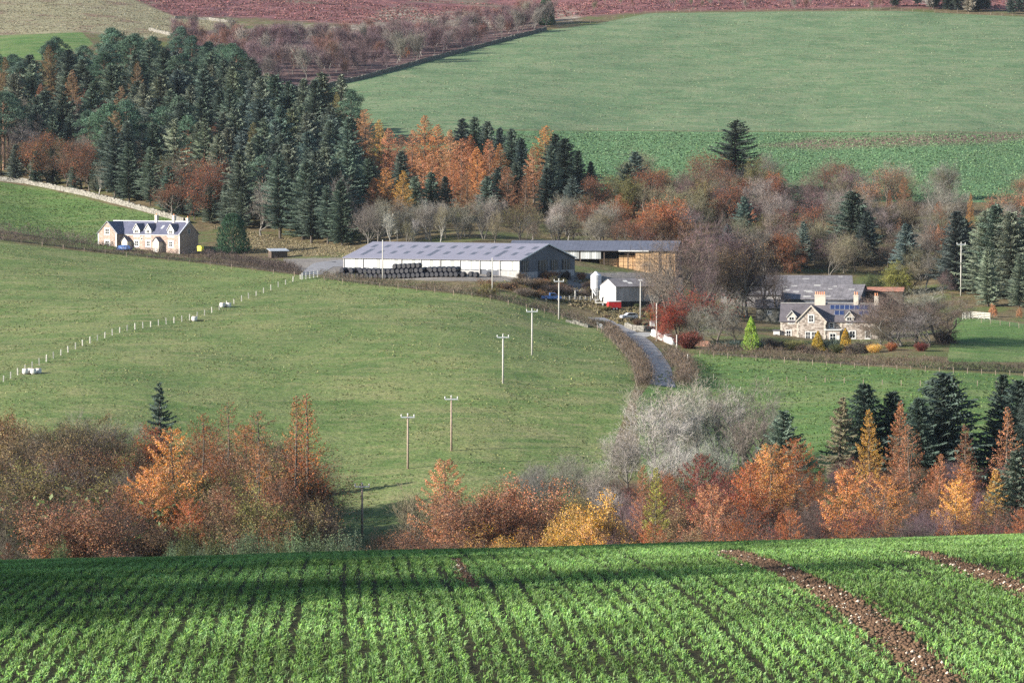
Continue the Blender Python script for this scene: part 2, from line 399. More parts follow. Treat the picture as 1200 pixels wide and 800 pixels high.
# ---------------------------------------------------------------- ground cover nobody could count: tufts, turnip leaves, heather
def cover(name, poly, n, size, col, label, cat, seed, nl=3, up=.6, clump=0.0, asp=.8, flat=.3, inset=1.5):
    r = np.random.default_rng(seed); P0 = np.array(poly, float); lo, hi_ = P0.min(0), P0.max(0)
    lo = np.maximum(lo, (-60, -14)); hi_ = np.minimum(hi_, (1260, 640)); 
    # even spread over the land, not over the picture: sample land points and keep those whose picture place is inside
    m = far & (PX > lo[0]) & (PX < hi_[0]) & (PY > lo[1]) & (PY < hi_[1]); sd = np.full(len(PX), -9.0); sd[m] = poly_sd(PX[m], PY[m], poly); idx = np.where(sd > inset)[0]
    w = (Y[idx] ** 2).astype(float); w /= w.sum(); k = r.choice(idx, n, p=w)
    cell = Y[k] * 0.0046
    x = X[k] + r.uniform(-.5, .5, n) * Y[k] * 0.0012; y = Y[k] + r.uniform(-.5, .5, n) * cell
    if clump:
        f = np.sin(x * .21 + 1.7 * np.sin(y * .05)) * np.sin(y * .13 + 1.3 * np.sin(x * .07)) + .6 * np.sin(x * .57 + y * .31) * np.sin(y * .43 - x * .2)
        keep = f + r.normal(0, .35, n) > clump; x, y = x[keep], y[keep]; n = len(x)
    z = H(x, y); s = r.uniform(.6, 1.4, n) * size
    x = np.repeat(x, nl) + r.normal(0, .22, n * nl) * np.repeat(s, nl); y = np.repeat(y, nl) + r.normal(0, .22, n * nl) * np.repeat(s, nl); z = np.repeat(z, nl); s = np.repeat(s, nl)
    a = r.normal(size=(n * nl, 3)); a[:, 2] = np.abs(a[:, 2]) * up; a /= np.linalg.norm(a, axis=1)[:, None]
    b = np.cross(a, r.normal(size=(n * nl, 3)) + np.array((0, 0, flat * 3))); b /= np.linalg.norm(b, axis=1)[:, None]
    P = np.stack([x, y, z + s * .12], -1); S = s[:, None]
    V = np.stack([P - a * S * .25, P + b * S * asp * .5, P + a * S * .6, P - b * S * asp * .5], 1).reshape(-1, 3); q = np.arange(n * nl) * 4
    o = new_obj(name, np_mesh(name, V, [np.stack([q, q + 1, q + 2, q + 3], -1)], [M['leaf']])); o.color = (*col, 1); tag(o, label, cat, kind='stuff')
cover('grass_tufts', REGIONS['pasture'], 26000, .36, (0.215, 0.222, 0.10), 'dull yellow grass tufts scattered over the grazed pasture', 'grass', 1, clump=.15, asp=.5)
cover('grass_tufts', REGIONS['pasture'], 9000, .32, (0.105, 0.155, 0.05), 'darker green grass tufts scattered over the grazed pasture', 'grass', 2, clump=-.2, asp=.5)
cover('grass_tufts', REGIONS['rightfield'], 9000, .42, (0.12, 0.175, 0.055), 'green grass tufts in the field below the garden', 'grass', 3, asp=.5)
cover('grass_tufts', REGIONS['backfield'], 6000, .45, (0.12, 0.175, 0.055), 'green grass tufts in the field behind the cottage', 'grass', 4, asp=.5)
cover('grass_tufts', REGIONS['upper'], 16000, .5, (0.215, 0.25, 0.15), 'pale grass tufts over the big upper pasture', 'grass', 5, clump=.1, asp=.5)
cover('turnip_leaves', REGIONS['brassica'], 26000, .52, (0.135, 0.215, 0.105), 'leafy turnip plants covering the strip field below the upper pasture', 'turnips', 6, nl=3, up=.5)
cover('heather_clumps', REGIONS['moor'], 16000, .8, (0.24, 0.115, 0.105), 'red brown bracken and heather clumps covering the moor', 'heather', 7, nl=3, clump=-.5)
cover('heather_clumps', REGIONS['moor'], 7000, .8, (0.10, 0.06, 0.065), 'dark heather clumps on the moor', 'heather', 8, nl=3, clump=.4)
cover('dead_grass', REGIONS['palehill'], 9000, .6, (0.25, 0.22, 0.14), 'bleached dead grass tufts on the pale hill', 'grass', 9, clump=0, asp=.5)
cover('dead_grass', [(248,262),(300,272),(350,282),(420,290),(410,302),(350,300),(300,296),(262,290)], 7000, .42, (0.27, 0.225, 0.13), 'bleached grass on the bank right of the cottage', 'grass', 10, asp=.4, up=1.2, inset=.5)
cover('rough_grass', [(560,330),(700,326),(775,360),(790,385),(735,384),(690,365),(640,350)], 5000, .8, (0.20, 0.165, 0.09), 'rough brown grass on the bank below the barns', 'grass', 11, clump=-.3, asp=.4, up=1.2, inset=.5)
# ---------------------------------------------------------------- crop field in front
def soil_mat():
    t = NT('soil'); P = t.n('NewGeometry').outputs['Position']
    a = t.noise(P, 9.0, 4, 0.7); b = t.noise(P, 0.8, 3)
    c = t.ramp(a, [(0.25, (0.012, 0.012, 0.007)), (0.55, (0.030, 0.028, 0.014)), (0.8, (0.070, 0.055, 0.030))])
    c = t.mix(t.ramp(b, [(0.4, (0.0,)*3), (0.7, (0.5,)*3)]), c, (0.05, 0.06, 0.02))
    t.principled(c, 0.95, t.bump(a, 1.0, 0.05), spec=0.1); return t.m
M['soil'] = soil_mat()
gx = np.concatenate([np.linspace(-60, -12, 25)[:-1], np.linspace(-12, 12, 61), np.linspace(12, 60, 25)[1:]])
gyv = np.concatenate([np.linspace(-30, 24, 19)[:-1], np.linspace(24, 60, 91)])
XX, YY = np.meshgrid(gx, gyv); xx, yy = XX.ravel(), YY.ravel()
i = (np.arange(len(gx) - 1)[None] + np.arange(len(gyv) - 1)[:, None] * len(gx)).ravel()
me = np_mesh('crop_field', np.stack([xx, yy, H(xx, yy) + 0.004 * 1], -1), [np.stack([i, i + 1, i + 1 + len(gx), i + len(gx)], -1)], [M['soil']], True)
tag(new_obj('crop_field', me), kind='structure')

def gnear(px, py):
    v = (400.0 - py) / F; a = (px - 600.0) / F / (CP + v * SP); m = (v * CP - SP) / (CP + v * SP)
    ys = np.linspace(24, 56, 1500); dz = H(a * ys, ys) - m * ys
    k = np.where(dz >= 0)[0]
    if len(k) == 0: k = [np.argmax(dz)]
    return np.array([a * ys[k[0]], ys[k[0]]])
TR1 = np.array([gnear(*p) for p in ((1135, 825), (1098, 795), (1040, 745), (985, 703), (930, 676), (880, 656), (848, 646))])
TR2 = np.array([gnear(*p) for p in ((1260, 722), (1205, 695), (1160, 676), (1110, 659), (1066, 647))])
TR3 = np.array([gnear(*p) for p in ((533, 655), (542, 668), (556, 690))])
def seg_dist(x, y, line):
    P = np.stack([x, y], -1); d = np.full(len(x), 1e9)
    for a, b in zip(line[:-1], line[1:]):
        e = b - a; t = np.clip(((P - a) @ e) / (e @ e), 0, 1); d = np.minimum(d, np.hypot(*(P - a - t[:, None] * e).T))
    return d
ROW = 0.155; DIRX = -0.05
def crop_blades():
    r = np.random.default_rng(3)
    rowk = np.arange(-75, 80)
    ys = np.arange(25.5, 50.0, 0.0245)
    K, S = np.meshgrid(rowk, ys); K = K.ravel().astype(float); S = S.ravel()
    S = S + r.uniform(-.02, .02, len(S))
    wob = 0.012 * np.sin(K * 7.1 + S * 0.7)
    # drill rows with slightly uneven spacing: some gaps are wider
    off = (np.sin(K * 12.9898) * 43758.5453) % 1.0
    X_ = K * ROW + (off - .5) * 0.035 + DIRX * (S - 30) + wob + r.normal(0, 0.032, len(K))
    keep = (np.abs(X_) < 0.152 * S + 1.2)
    # patchy emergence
    pat = np.sin(X_ * 2.1 + S * 0.9) * np.sin(X_ * 0.7 - S * 1.7 + 1) + 0.5 * np.sin(X_ * 5.3 + S * 3.1)
    keep &= r.random(len(K)) < np.clip(0.97 + 0.06 * pat, 0.8, 1.0)
    keep &= ~((off > 0.93) & (r.random(len(K)) < 0.30 + 0.35 * np.sin(S * 0.6 + K)))
    ed = r.normal(0, 0.025, len(K))
    keep &= (seg_dist(X_, S, TR1) + ed > 0.20) & (seg_dist(X_, S, TR2) + ed > 0.18) & (seg_dist(X_, S, TR3) + ed > 0.085)
    X_, S = X_[keep], S[keep]
    nb = 6
    X_ = np.repeat(X_, nb) + r.normal(0, 0.008, len(X_) * nb); S = np.repeat(S, nb) + r.normal(0, 0.01, len(S) * nb)
    n = len(X_); z = H(X_, S)
    az = r.uniform(0, 2 * np.pi, n); lean = r.uniform(0.15, 0.9, n); L = r.uniform(0.038, 0.082, n) * (1 + 0.18 * np.sin(X_ * 1.3 + S))
    w = r.uniform(0.0028, 0.0056, n); d = np.stack([np.cos(az), np.sin(az)], -1); p = np.stack([-np.sin(az), np.cos(az)], -1)
    b = np.stack([X_, S, z - 0.004], -1)
    def at(f, zf): return np.concatenate([b[:, :2] + d * (L * lean * f)[:, None], (b[:, 2] + L * zf)[:, None]], -1)
    m = at(0.35, 0.60); tpt = at(1.15, 0.86 - 0.25 * lean.mean())
    pw = np.concatenate([p * w[:, None], np.zeros((n, 1))], -1)
    V = np.stack([b, m + pw, tpt, m - pw], 1).reshape(-1, 3)
    k = np.arange(n) * 4
    return np_mesh('crop', V, [np.stack([k, k + 1, k + 2, k + 3], -1)], [M['leaf']])
crop = new_obj('winter_cereal_crop', crop_blades()); crop.color = (0.18, 0.305, 0.086, 1)
tag(crop, 'young bright green cereal plants in drilled rows over the front field', 'crop', kind='stuff')

def clods():
    r = np.random.default_rng(5); Vs, Fs, MI = [], [], []; k = 0
    base = np.array([(1, 0, 0), (-1, 0, 0), (0, 1, 0), (0, -1, 0), (0, 0, 1), (0, 0, -1)], float)
    fc = np.array([(0, 2, 4), (2, 1, 4), (1, 3, 4), (3, 0, 4), (2, 0, 5), (1, 2, 5), (3, 1, 5), (0, 3, 5)])
    for line, hw, dens in ((TR1, 0.21, 620), (TR2, 0.19, 520), (TR3, 0.08, 200)):
        for a, b in zip(line[:-1], line[1:]):
            L = np.hypot(*(b - a)); n = int(L * dens); t = r.random(n); s = np.clip(r.normal(0, hw * .6, n), -hw * 1.3, hw * 1.3)
            e = (b - a) / L; nn = np.array([-e[1], e[0]]); P = a + t[:, None] * (b - a) + s[:, None] * nn; z = H(P[:, 0], P[:, 1])
            for q in range(n):
                sz = 0.006 + 0.026 * r.random() ** 3; st = r.random() < 0.055
                v = base * r.uniform(0.6, 1.3, (6, 3)) * sz * (1, 1, 0.75); an = r.random() * 6.28; c, s_ = math.cos(an), math.sin(an)
                v = np.stack([v[:, 0] * c - v[:, 1] * s_, v[:, 0] * s_ + v[:, 1] * c, v[:, 2]], -1) + (P[q, 0], P[q, 1], z[q] + sz * .3)
                Vs.append(v); Fs.append(fc + k); k += 6; MI += [1 if st else 0] * 8
    c = simple('soil_clod', (0.105, 0.062, 0.036), 0.95, 0.45, 14.0); s = simple('field_stone', (0.50, 0.42, 0.32), 0.85, 0.3, 8.0)
    return np_mesh('soil_clods', np.concatenate(Vs), [np.concatenate(Fs)], [c, s], midx=MI)
tag(new_obj('soil_clods', clods()), 'brown soil clods and pale stones lying in the bare wheel tracks', 'soil clods', kind='stuff')
# ---------------------------------------------------------------- tree generators (metres, base at origin)
class TB:
    def __init__(s): s.V = []; s.Q = []; s.T = []; s.k = 0
    def tube(s, p0, p1, r0, r1, n=4):
        d = p1 - p0; L = np.linalg.norm(d)
        if L < 1e-6: return
        d = d / L; a = np.cross(d, (0, 0, 1) if abs(d[2]) < .9 else (1, 0, 0)); a /= np.linalg.norm(a); b = np.cross(d, a)
        t = np.arange(n) * 2 * np.pi / n; ring = np.cos(t)[:, None] * a + np.sin(t)[:, None] * b
        s.V.append(np.concatenate([p0 + ring * r0, p1 + ring * r1])); i = np.arange(n); j = (i + 1) % n
        s.Q.append(s.k + np.stack([i, j, j + n, i + n], -1)); s.k += 2 * n
    def ribbon(s, P0, P1, w0, w1, r):
        """arrays of thin twig ribbons"""
        P0 = np.asarray(P0); P1 = np.asarray(P1); n = len(P0)
        d = P1 - P0; u = r.normal(size=(n, 3)); sd = np.cross(d, u); sd /= np.linalg.norm(sd, axis=1)[:, None] + 1e-9
        w0 = np.broadcast_to(w0, n)[:, None] * .5; w1 = np.broadcast_to(w1, n)[:, None] * .5
        s.V.append(np.stack([P0 - sd * w0, P0 + sd * w0, P1 + sd * w1, P1 - sd * w1], 1).reshape(-1, 3))
        k = s.k + np.arange(n) * 4; s.Q.append(np.stack([k, k + 1, k + 2, k + 3], -1)); s.k += 4 * n
    def leaves(s, P, size, r, asp=0.55, flat=0.0, axis=None):
        """diamond leaves; flat > 0 turns them towards the horizontal; axis = preferred long direction"""
        P = np.asarray(P); n = len(P); size = np.broadcast_to(size, n)[:, None]
        a = r.normal(size=(n, 3)) if axis is None else np.asarray(axis) + r.normal(0, .35, (n, 3))
        a[:, 2] *= (1 - flat); a /= np.linalg.norm(a, axis=1)[:, None] + 1e-9
        b = np.cross(a, r.normal(size=(n, 3)) * (1, 1, 1) + np.array((0, 0, flat * 3))); b /= np.linalg.norm(b, axis=1)[:, None] + 1e-9
        s.V.append(np.stack([P - a * size * .5, P + b * size * asp * .5, P + a * size * .5, P - b * size * asp * .5], 1).reshape(-1, 3))
        k = s.k + np.arange(n) * 4; s.Q.append(np.stack([k, k + 1, k + 2, k + 3], -1)); s.k += 4 * n
    def tris(s, A, B, C):
        A, B, C = np.asarray(A), np.asarray(B), np.asarray(C); n = len(A)
        s.V.append(np.stack([A, B, C], 1).reshape(-1, 3)); k = s.k + np.arange(n) * 3
        s.T.append(np.stack([k, k + 1, k + 2], -1)); s.k += 3 * n
    def mesh(s, name, mat):
        return np_mesh(name, np.concatenate(s.V), [x for x in (np.concatenate(s.Q) if s.Q else np.zeros((0, 4)), np.concatenate(s.T) if s.T else np.zeros((0, 3))) if len(x)], [mat])

def trunk_line(tb, h, r0, r, n=7, wob=0.03, seg=7, top=0.08, lean=0.0, z1=1.0):
    pts = []; az = r.random() * 6.28
    for i in range(seg + 1):
        t = i / seg * z1; o = r.normal(0, wob * h * t * .35, 2) + lean * h * t * np.array((math.cos(az), math.sin(az)))
        pts.append(np.array((o[0], o[1], t * h)))
    pts[0][2] = -0.6
    for i in range(seg):
        a, b = i / seg * z1, (i + 1) / seg * z1
        tb.tube(pts[i], pts[i + 1], r0 * (1 - a) ** .8 + top * .3, r0 * (1 - b) ** .8 + top * .3, n)
    return pts

def spruce(seed, h=18.0, R=4.3, bare=0.06, dens=1.0, ragged=0.25):
    r = np.random.default_rng(seed); T = TB(); C = TB(); trunk_line(T, h, 0.26, r, wob=.008, z1=.97)
    A, B, Cc = [], [], []
    z = bare * h
    while z < h * 0.985:
        t = z / h; rad = R * (1 - t) ** 0.72 * min(1.0, .55 + (t - bare) * 2.2) + 0.12
        nb = max(4, int(r.integers(8, 11) * dens)); ph = r.random() * 6.28
        for i in range(nb):
            az = ph + i * 6.283 / nb + r.normal(0, .16); L = rad * (1 + r.normal(0, ragged))
            if L < .1: continue
            d = np.array((math.cos(az), math.sin(az), 0)); sd = np.array((-d[1], d[0], 0)); z0 = z + r.normal(0, .18)
            up = 0.35 * (t - 0.35)
            n = max(3, int(L / 0.30)); f = (np.arange(n) + .5) / n
            ax = np.outer(f * L, d); ax[:, 2] = z0 + L * (up * f - 0.42 * f * (1 - t * .7) + 0.30 * f ** 2.2)
            for side in (-1, 1):
                wv = (0.30 + 0.42 * L * (1 - f) * .5 + .18) * r.uniform(.7, 1.25, n)
                tip = ax + sd * side * wv[:, None] * .75 + d * (wv * .75)[:, None]; tip[:, 2] -= wv * r.uniform(.15, .6, n)
                A.append(ax - d * .14); B.append(ax + d * .20 + np.array((0, 0, .03))); Cc.append(tip)
            e = ax[-1]; A.append([e - sd * .16]); B.append([e + sd * .16]); Cc.append([e + d * .42 + np.array((0, 0, .12))])
            # hanging needles below the branch give it body
            A.append(ax - d * .22); B.append(ax + d * .22); dn = ax + r.normal(0, .1, ax.shape); dn[:, 2] -= r.uniform(.3, .62, n); Cc.append(dn)
        z += 0.40 + 0.25 * (1 - t) * r.random()
    top = np.array((0, 0, h * .97)); A.append([top + (-.1, 0, 0)]); B.append([top + (.1, 0, 0)]); Cc.append([top + (0, 0, .75)])
    C.tris(np.concatenate(A), np.concatenate(B), np.concatenate(Cc))
    return T.mesh('trunk', M['bark']), C.mesh('crown', M['needle']), h

def pine(seed, h=17.0, R=3.6, start=0.45, nclump=46, tall=False):
    r = np.random.default_rng(seed); T = TB(); C = TB(); pts = trunk_line(T, h, 0.27, r, wob=.03, z1=.93)
    for i in range(nclump):
        t = start + (1 - start) * (i + r.random()) / nclump; prof = math.sin(min(1, (t - start) / (1 - start) * 0.92 + .14) * math.pi) ** .6
        if tall: prof = (1 - (t - start) / (1 - start)) ** .8 * .9 + .2
        az = i * 2.4 + r.normal(0, .4); L = R * prof * r.uniform(.45, 1.05); tp = pts[min(len(pts) - 1, int(t * (len(pts) - 1)))]
        base = np.array((tp[0], tp[1], t * h * .96)); c = base + np.array((math.cos(az) * L, math.sin(az) * L, L * r.uniform(.05, .4)))
        T.tube(base - (0, 0, .6), c, .07, .03, 4)
        cs = r.uniform(.85, 1.5) * (R / 3.6); n = int(150 * cs)
        q = r.normal(size=(n, 3)); q /= np.linalg.norm(q, axis=1)[:, None]; q *= (r.random(n) ** .4)[:, None] * cs; q[:, 2] *= .55
        C.leaves(c + q, r.uniform(.25, .5, n), r, .35, .25)
    return T.mesh('trunk', M['bark_pine']), C.mesh('crown', M['needle']), h

def larch(seed, h=18.0, R=4.6, fill=1.0, bare=0.14, leafsz=.185, lean=0.0, pow_=.75, droop=0.05):
    r = np.random.default_rng(seed); T = TB(); C = TB(); pts = trunk_line(T, h, 0.23, r, wob=.014, lean=lean)
    P, Ax = [], []; nb = int(105 * h / 18)
    for i in range(nb):
        t = bare + (1 - bare) * (i + r.random()) / nb; tp = pts[0] * 0 + np.interp(t, np.linspace(0, 1, len(pts)), np.arange(len(pts)))
        k = int(min(len(pts) - 2, tp[0])); fr = tp[0] - k; b0 = pts[k] * (1 - fr) + pts[k + 1] * fr
        L = (R * (1 - t) ** pow_ * min(1, .6 + (t - bare) * 3)) * r.uniform(.55, 1.15) + .2; az = i * 2.399 + r.normal(0, .3)
        d = np.array((math.cos(az), math.sin(az), 0)); sd = np.array((-d[1], d[0], 0))
        mid = b0 + d * L * .5 + (0, 0, -L * (droop + .02)); tip = b0 + d * L + (0, 0, L * (.14 + .25 * t - droop))
        T.tube(b0, mid, .035 * (1 - t) + .018, .02, 3); T.tube(mid, tip, .02, .008, 3)
        n = int((18 + 48 * L) * fill); f = r.random(n) ** .55; q = np.where((f < .5)[:, None], b0 + (mid - b0) * (f * 2)[:, None], mid + (tip - mid) * (f * 2 - 1)[:, None])
        lat = r.normal(0, 1, n) * (.10 + .20 * L * (1 - f) + .05); dn = np.abs(r.normal(0, 1, n)) * (.10 + .09 * L)
        P.append(q + sd * lat[:, None] + np.stack([np.zeros(n), np.zeros(n), -dn * .8 + .08], -1)); Ax.append(np.tile(d * .4 + np.array((0, 0, -.5)), (n, 1)))
    P = np.concatenate(P); Ax = np.concatenate(Ax)
    C.leaves(P, r.uniform(.6, 1.3, len(P)) * leafsz, r, .5, 0, Ax)
    return T.mesh('trunk', M['bark']), C.mesh('crown', M['leaf']), h

def broadleaf(seed, h=14.0, spread=0.62, levels=5, kids=(7, 5, 5, 4, 4), up=0.25, leaf=0.0, leafsz=.165, bark='bark', twig_w=.022, clear=.22, narrow=1.0, leafmat='leaf', twigs=True, droop=0.0, multi=1, tubes=2, rk=.020, trunk=.5):
    r = np.random.default_rng(seed); T = TB(); C = TB()
    R0, R1, W0, W1, LP = [], [], [], [], []
    r0 = h * rk
    def grow(p, d, L, rad, lev):
        ns = 4 if lev < 2 else 3 if lev < 4 else 2
        pts = [p]; q = p
        for i in range(ns):
            d = d + r.normal(0, .16 + .03 * lev, 3) + np.array((0, 0, up * .28 - droop * lev * .06)); d = d / np.linalg.norm(d)
            q2 = q + d * L / ns; ra = rad * (1 - .55 * i / ns); rb = rad * (1 - .55 * (i + 1) / ns)
            if lev <= tubes: T.tube(q, q2, ra, rb, 6 if lev == 0 else 4 if lev == 1 else 3)
            elif twigs: R0.append(q); R1.append(q2); W0.append(max(ra * 2, twig_w)); W1.append(max(rb * 2, twig_w * .6))
            pts.append(q2); q = q2
        if lev >= levels:
            if leaf > 0:
                for _ in range(int(leaf + r.random())): LP.append(pts[0] + (q - pts[0]) * r.random() + r.normal(0, .2, 3))
            return
        nk = kids[lev]
        for j in range(nk):
            f = (clear if lev == 0 else .25) + (1 - (clear if lev == 0 else .25)) * (j + r.random()) / nk
            k = min(ns - 1, int(f * ns)); b = pts[k] + (pts[k + 1] - pts[k]) * (f * ns - k)
            az = r.random() * 6.283 if lev else j * 2.4 + r.normal(0, .3)
            a1 = np.cross(d, (.3, .2, .93) if lev else (1, 0, 0)); a1 /= np.linalg.norm(a1); a2 = np.cross(d, a1)
            ang = r.uniform(.45, .95) * spread * 1.45
            nd = d * math.cos(ang) + (a1 * math.cos(az) + a2 * math.sin(az)) * math.sin(ang) * narrow
            grow(b, nd / np.linalg.norm(nd), L * r.uniform(.55, .78) * (1 - .25 * f * (lev == 0)), max(rad * (1 - .55 * f) * .62, .008), lev + 1)
    for m in range(multi):
        d0 = np.array((0, 0, 1.0)) if multi == 1 else np.array((math.cos(m * 6.28 / multi) * .35, math.sin(m * 6.28 / multi) * .35, 1))
        grow(np.array((0, 0, -.5)), d0 / np.linalg.norm(d0), h * trunk, r0 / multi ** .5, 0)
    if R0: C.ribbon(R0, R1, np.array(W0), np.array(W1), r)
    if LP:
        C2 = TB(); C2.leaves(np.array(LP), r.uniform(.6, 1.3, len(LP)) * leafsz, r, .7, .15)
    allz = max(np.concatenate(C.V)[:, 2].max() if C.V else 0, np.concatenate(T.V)[:, 2].max())
    out = [T.mesh('trunk', M[bark]), C.mesh('crown', M['twig']) if R0 else None, allz]
    if LP: out.append(C2.mesh('foliage', M[leafmat]))
    return tuple(out)

def dense_cone(seed, h=6.0, R=1.3, leafsz=.16, n=5200, power=.75, lumps=9):
    """clipped looking garden conifer or thick evergreen: upright sprays over a lumpy cone"""
    r = np.random.default_rng(seed); T = TB(); C = TB(); T.tube(np.array((0, 0, -.4)), np.array((0, 0, h * .9)), .10 * R, .02, 5)
    t = r.random(n) ** 1.15; az = r.uniform(0, 6.283, n); prof = np.minimum(1, t * 5 + .55) * (1 - t) ** power
    lump = 1 + .16 * np.sin(az * lumps * .5 + t * 9 + seed) * np.sin(t * 21 + az * 2) + .08 * np.sin(az * 7 + t * 30)
    rad = R * prof * lump * np.where(r.random(n) < .7, r.uniform(.9, 1.06, n), r.uniform(.55, .95, n))
    P = np.stack([np.cos(az) * rad, np.sin(az) * rad, t * h + .1], -1)
    ax = np.stack([np.cos(az) * .5, np.sin(az) * .5, np.ones(n)], -1)
    C.leaves(P, r.uniform(.7, 1.5, n) * leafsz, r, .5, 0, ax)
    return T.mesh('trunk', M['bark']), C.mesh('crown', M['needle']), h

def bush(seed, h=2.4, R=1.9, n=2600, leafsz=.14, twigs=260, mat='leaf', top=.75):
    r = np.random.default_rng(seed); T = TB(); C = TB()
    az = r.uniform(0, 6.283, twigs); rr = r.random(twigs) ** .5 * R; e = np.stack([np.cos(az) * rr, np.sin(az) * rr, h * (1 - (rr / R) ** 2 * (1 - top)) * r.uniform(.65, 1.12, twigs)], -1)
    s0 = np.stack([e[:, 0] * .12, e[:, 1] * .12, np.full(twigs, -.25)], -1); mid = s0 * .45 + e * .55 + r.normal(0, .12, e.shape)
    T.ribbon(s0, mid, .05, .035, r); T.ribbon(mid, e, .035, .012, r)
    cl = e[r.integers(0, twigs, n)] * r.uniform(.45, 1.0, n)[:, None] ** .6 + r.normal(0, .16, (n, 3)); cl[:, 2] = np.abs(cl[:, 2])
    C.leaves(cl, r.uniform(.6, 1.4, n) * leafsz, r, .6, .1)
    return T.mesh('stems', M['twig']), C.mesh('foliage', M[mat]), h
# ---------------------------------------------------------------- plant prototypes
PR = {}
PR['spruce'] = [spruce(1), spruce(2, R=3.9), spruce(3, h=19, R=4.6, ragged=.32), spruce(4, h=16, R=4.5, ragged=.3)]
PR['spruce_edge'] = [spruce(5, bare=.10), spruce(6, h=19, bare=.16, R=4.0, ragged=.35)]
PR['spruce_open'] = [spruce(7, h=17, R=3.6, dens=.62, ragged=.35)]
PR['pine'] = [pine(1), pine(2, h=16, R=3.9), pine(3, start=.36, nclump=52)]
PR['pine_tall'] = [spruce(43, h=20, R=5.4, bare=.16, dens=.85, ragged=.42)]
PR['larch'] = [larch(1), larch(2, h=17, R=4.2), larch(3, h=19, R=4.6, fill=.8), larch(4, h=18, R=5.0, fill=.9, pow_=.6)]
PR['larch_thin'] = [larch(5, fill=.42, R=4.4), larch(6, fill=.34, R=5.2, lean=.03, pow_=.5)]
PR['larch_wide'] = [larch(8, h=15, R=6.0, fill=1.2, pow_=.42, leafsz=.17), larch(9, h=15, R=5.6, fill=1.05, pow_=.5, leafsz=.17, lean=.03)]
PR['bare'] = [broadleaf(1, kids=(8, 5, 5, 4, 4)), broadleaf(2, kids=(7, 6, 5, 4, 4), up=.35), broadleaf(3, kids=(8, 5, 5, 5, 3), spread=.75), broadleaf(4, kids=(7, 5, 6, 4, 4), up=.1, spread=.8)]
PR['bare_fine'] = [broadleaf(11, kids=(9, 6, 5, 5, 3), up=.45, spread=.6, bark='bark_grey', multi=1, clear=.12), broadleaf(12, kids=(5, 5, 5, 5, 3), up=.42, spread=.6, bark='bark_grey', clear=.12, multi=2)]
PR['ash_tall'] = [broadleaf(14, h=14, kids=(8, 5, 5, 4, 3), up=.6, spread=.48, bark='bark_grey', narrow=.85), broadleaf(15, h=14, kids=(9, 5, 4, 4, 3), up=.65, spread=.42, bark='bark_pale', narrow=.8, clear=.35)]
PR['birch'] = [broadleaf(21, h=11, levels=3, kids=(20, 6, 8), up=.75, spread=.5, narrow=.7, bark='bark_pale', clear=.10, twig_w=.05, tubes=0, rk=.009, trunk=.85), broadleaf(22, h=11, levels=3, kids=(18, 6, 8), up=.85, spread=.42, narrow=.7, bark='bark_pale', clear=.16, twig_w=.05, tubes=0, rk=.009, trunk=.85)]
PR['oak'] = [broadleaf(31, kids=(7, 5, 5, 4, 3), leaf=7, up=.12, spread=.75), broadleaf(32, kids=(8, 5, 5, 4, 3), leaf=5.5, up=.2, spread=.7), broadleaf(33, kids=(7, 6, 5, 4, 3), leaf=7.5, up=.1, spread=.8)]
PR['oak_thin'] = [broadleaf(34, kids=(8, 5, 5, 4, 3), leaf=2.2, up=.2, leafsz=.15, bark='bark_grey'), broadleaf(35, kids=(7, 5, 5, 5, 3), leaf=1.7, up=.3, leafsz=.15)]
PR['oak_dense'] = [broadleaf(37, kids=(8, 6, 5, 4, 3), leaf=11, up=.12, spread=.75, leafsz=.18, clear=.1)]
PR['cone'] = [dense_cone(1), dense_cone(2, lumps=7)]
PR['yew'] = [dense_cone(5, h=9.5, R=4.6, leafsz=.34, n=10000, power=.36, lumps=13)]
PR['bush'] = [bush(1), bush(2, h=2.0, R=2.2), bush(3, h=2.6, R=1.6)]
PR['thorn'] = [broadleaf(51, h=3, levels=4, kids=(6, 5, 5, 5), up=.2, spread=.8, clear=.04, multi=4, twig_w=.022, tubes=1, leaf=.6, leafsz=.12), broadleaf(52, h=3, levels=4, kids=(6, 5, 5, 5), up=.1, spread=.85, clear=.04, multi=4, twig_w=.022, tubes=1, leaf=.4, leafsz=.12)]
PR['holly'] = [bush(8, h=12, R=3.4, n=15000, leafsz=.19, twigs=420, top=.45), bush(9, h=12, R=2.8, n=12000, leafsz=.19, twigs=360, top=.4)]

COLS = {  # base colours of leaves, needles or twigs
 'spruce': (0.105, 0.140, 0.105), 'greyspruce': (0.155, 0.182, 0.128), 'bluespruce': (0.115, 0.155, 0.135), 'darkspruce': (0.058, 0.080, 0.066), 'pine': (0.080, 0.130, 0.090), 'yew': (0.045, 0.085, 0.052),  # includes a paler grey green tone for some spruces
 'orange': (0.42, 0.180, 0.058), 'gold': (0.47, 0.265, 0.060), 'salmon': (0.41, 0.185, 0.090), 'russet': (0.225, 0.112, 0.058), 'rust': (0.30, 0.105, 0.040),
 'brown': (0.22, 0.145, 0.075), 'olive': (0.165, 0.142, 0.056), 'maroon': (0.165, 0.050, 0.038), 'red': (0.30, 0.055, 0.030), 'yellowgreen': (0.26, 0.235, 0.055), 'lime': (0.24, 0.32, 0.055), 'golden': (0.46, 0.32, 0.040),
 'twiggrey': (0.185, 0.165, 0.14), 'twigpale': (0.34, 0.312, 0.268), 'twigbrown': (0.145, 0.112, 0.088), 'twigpurple': (0.145, 0.096, 0.10), 'twigdark': (0.085, 0.067, 0.060), 'twigolive': (0.175, 0.158, 0.10), 'twigred': (0.18, 0.095, 0.075),
 'holly': (0.105, 0.145, 0.080), 'shrub': (0.085, 0.105, 0.045), 'bramble': (0.125, 0.085, 0.050),
}
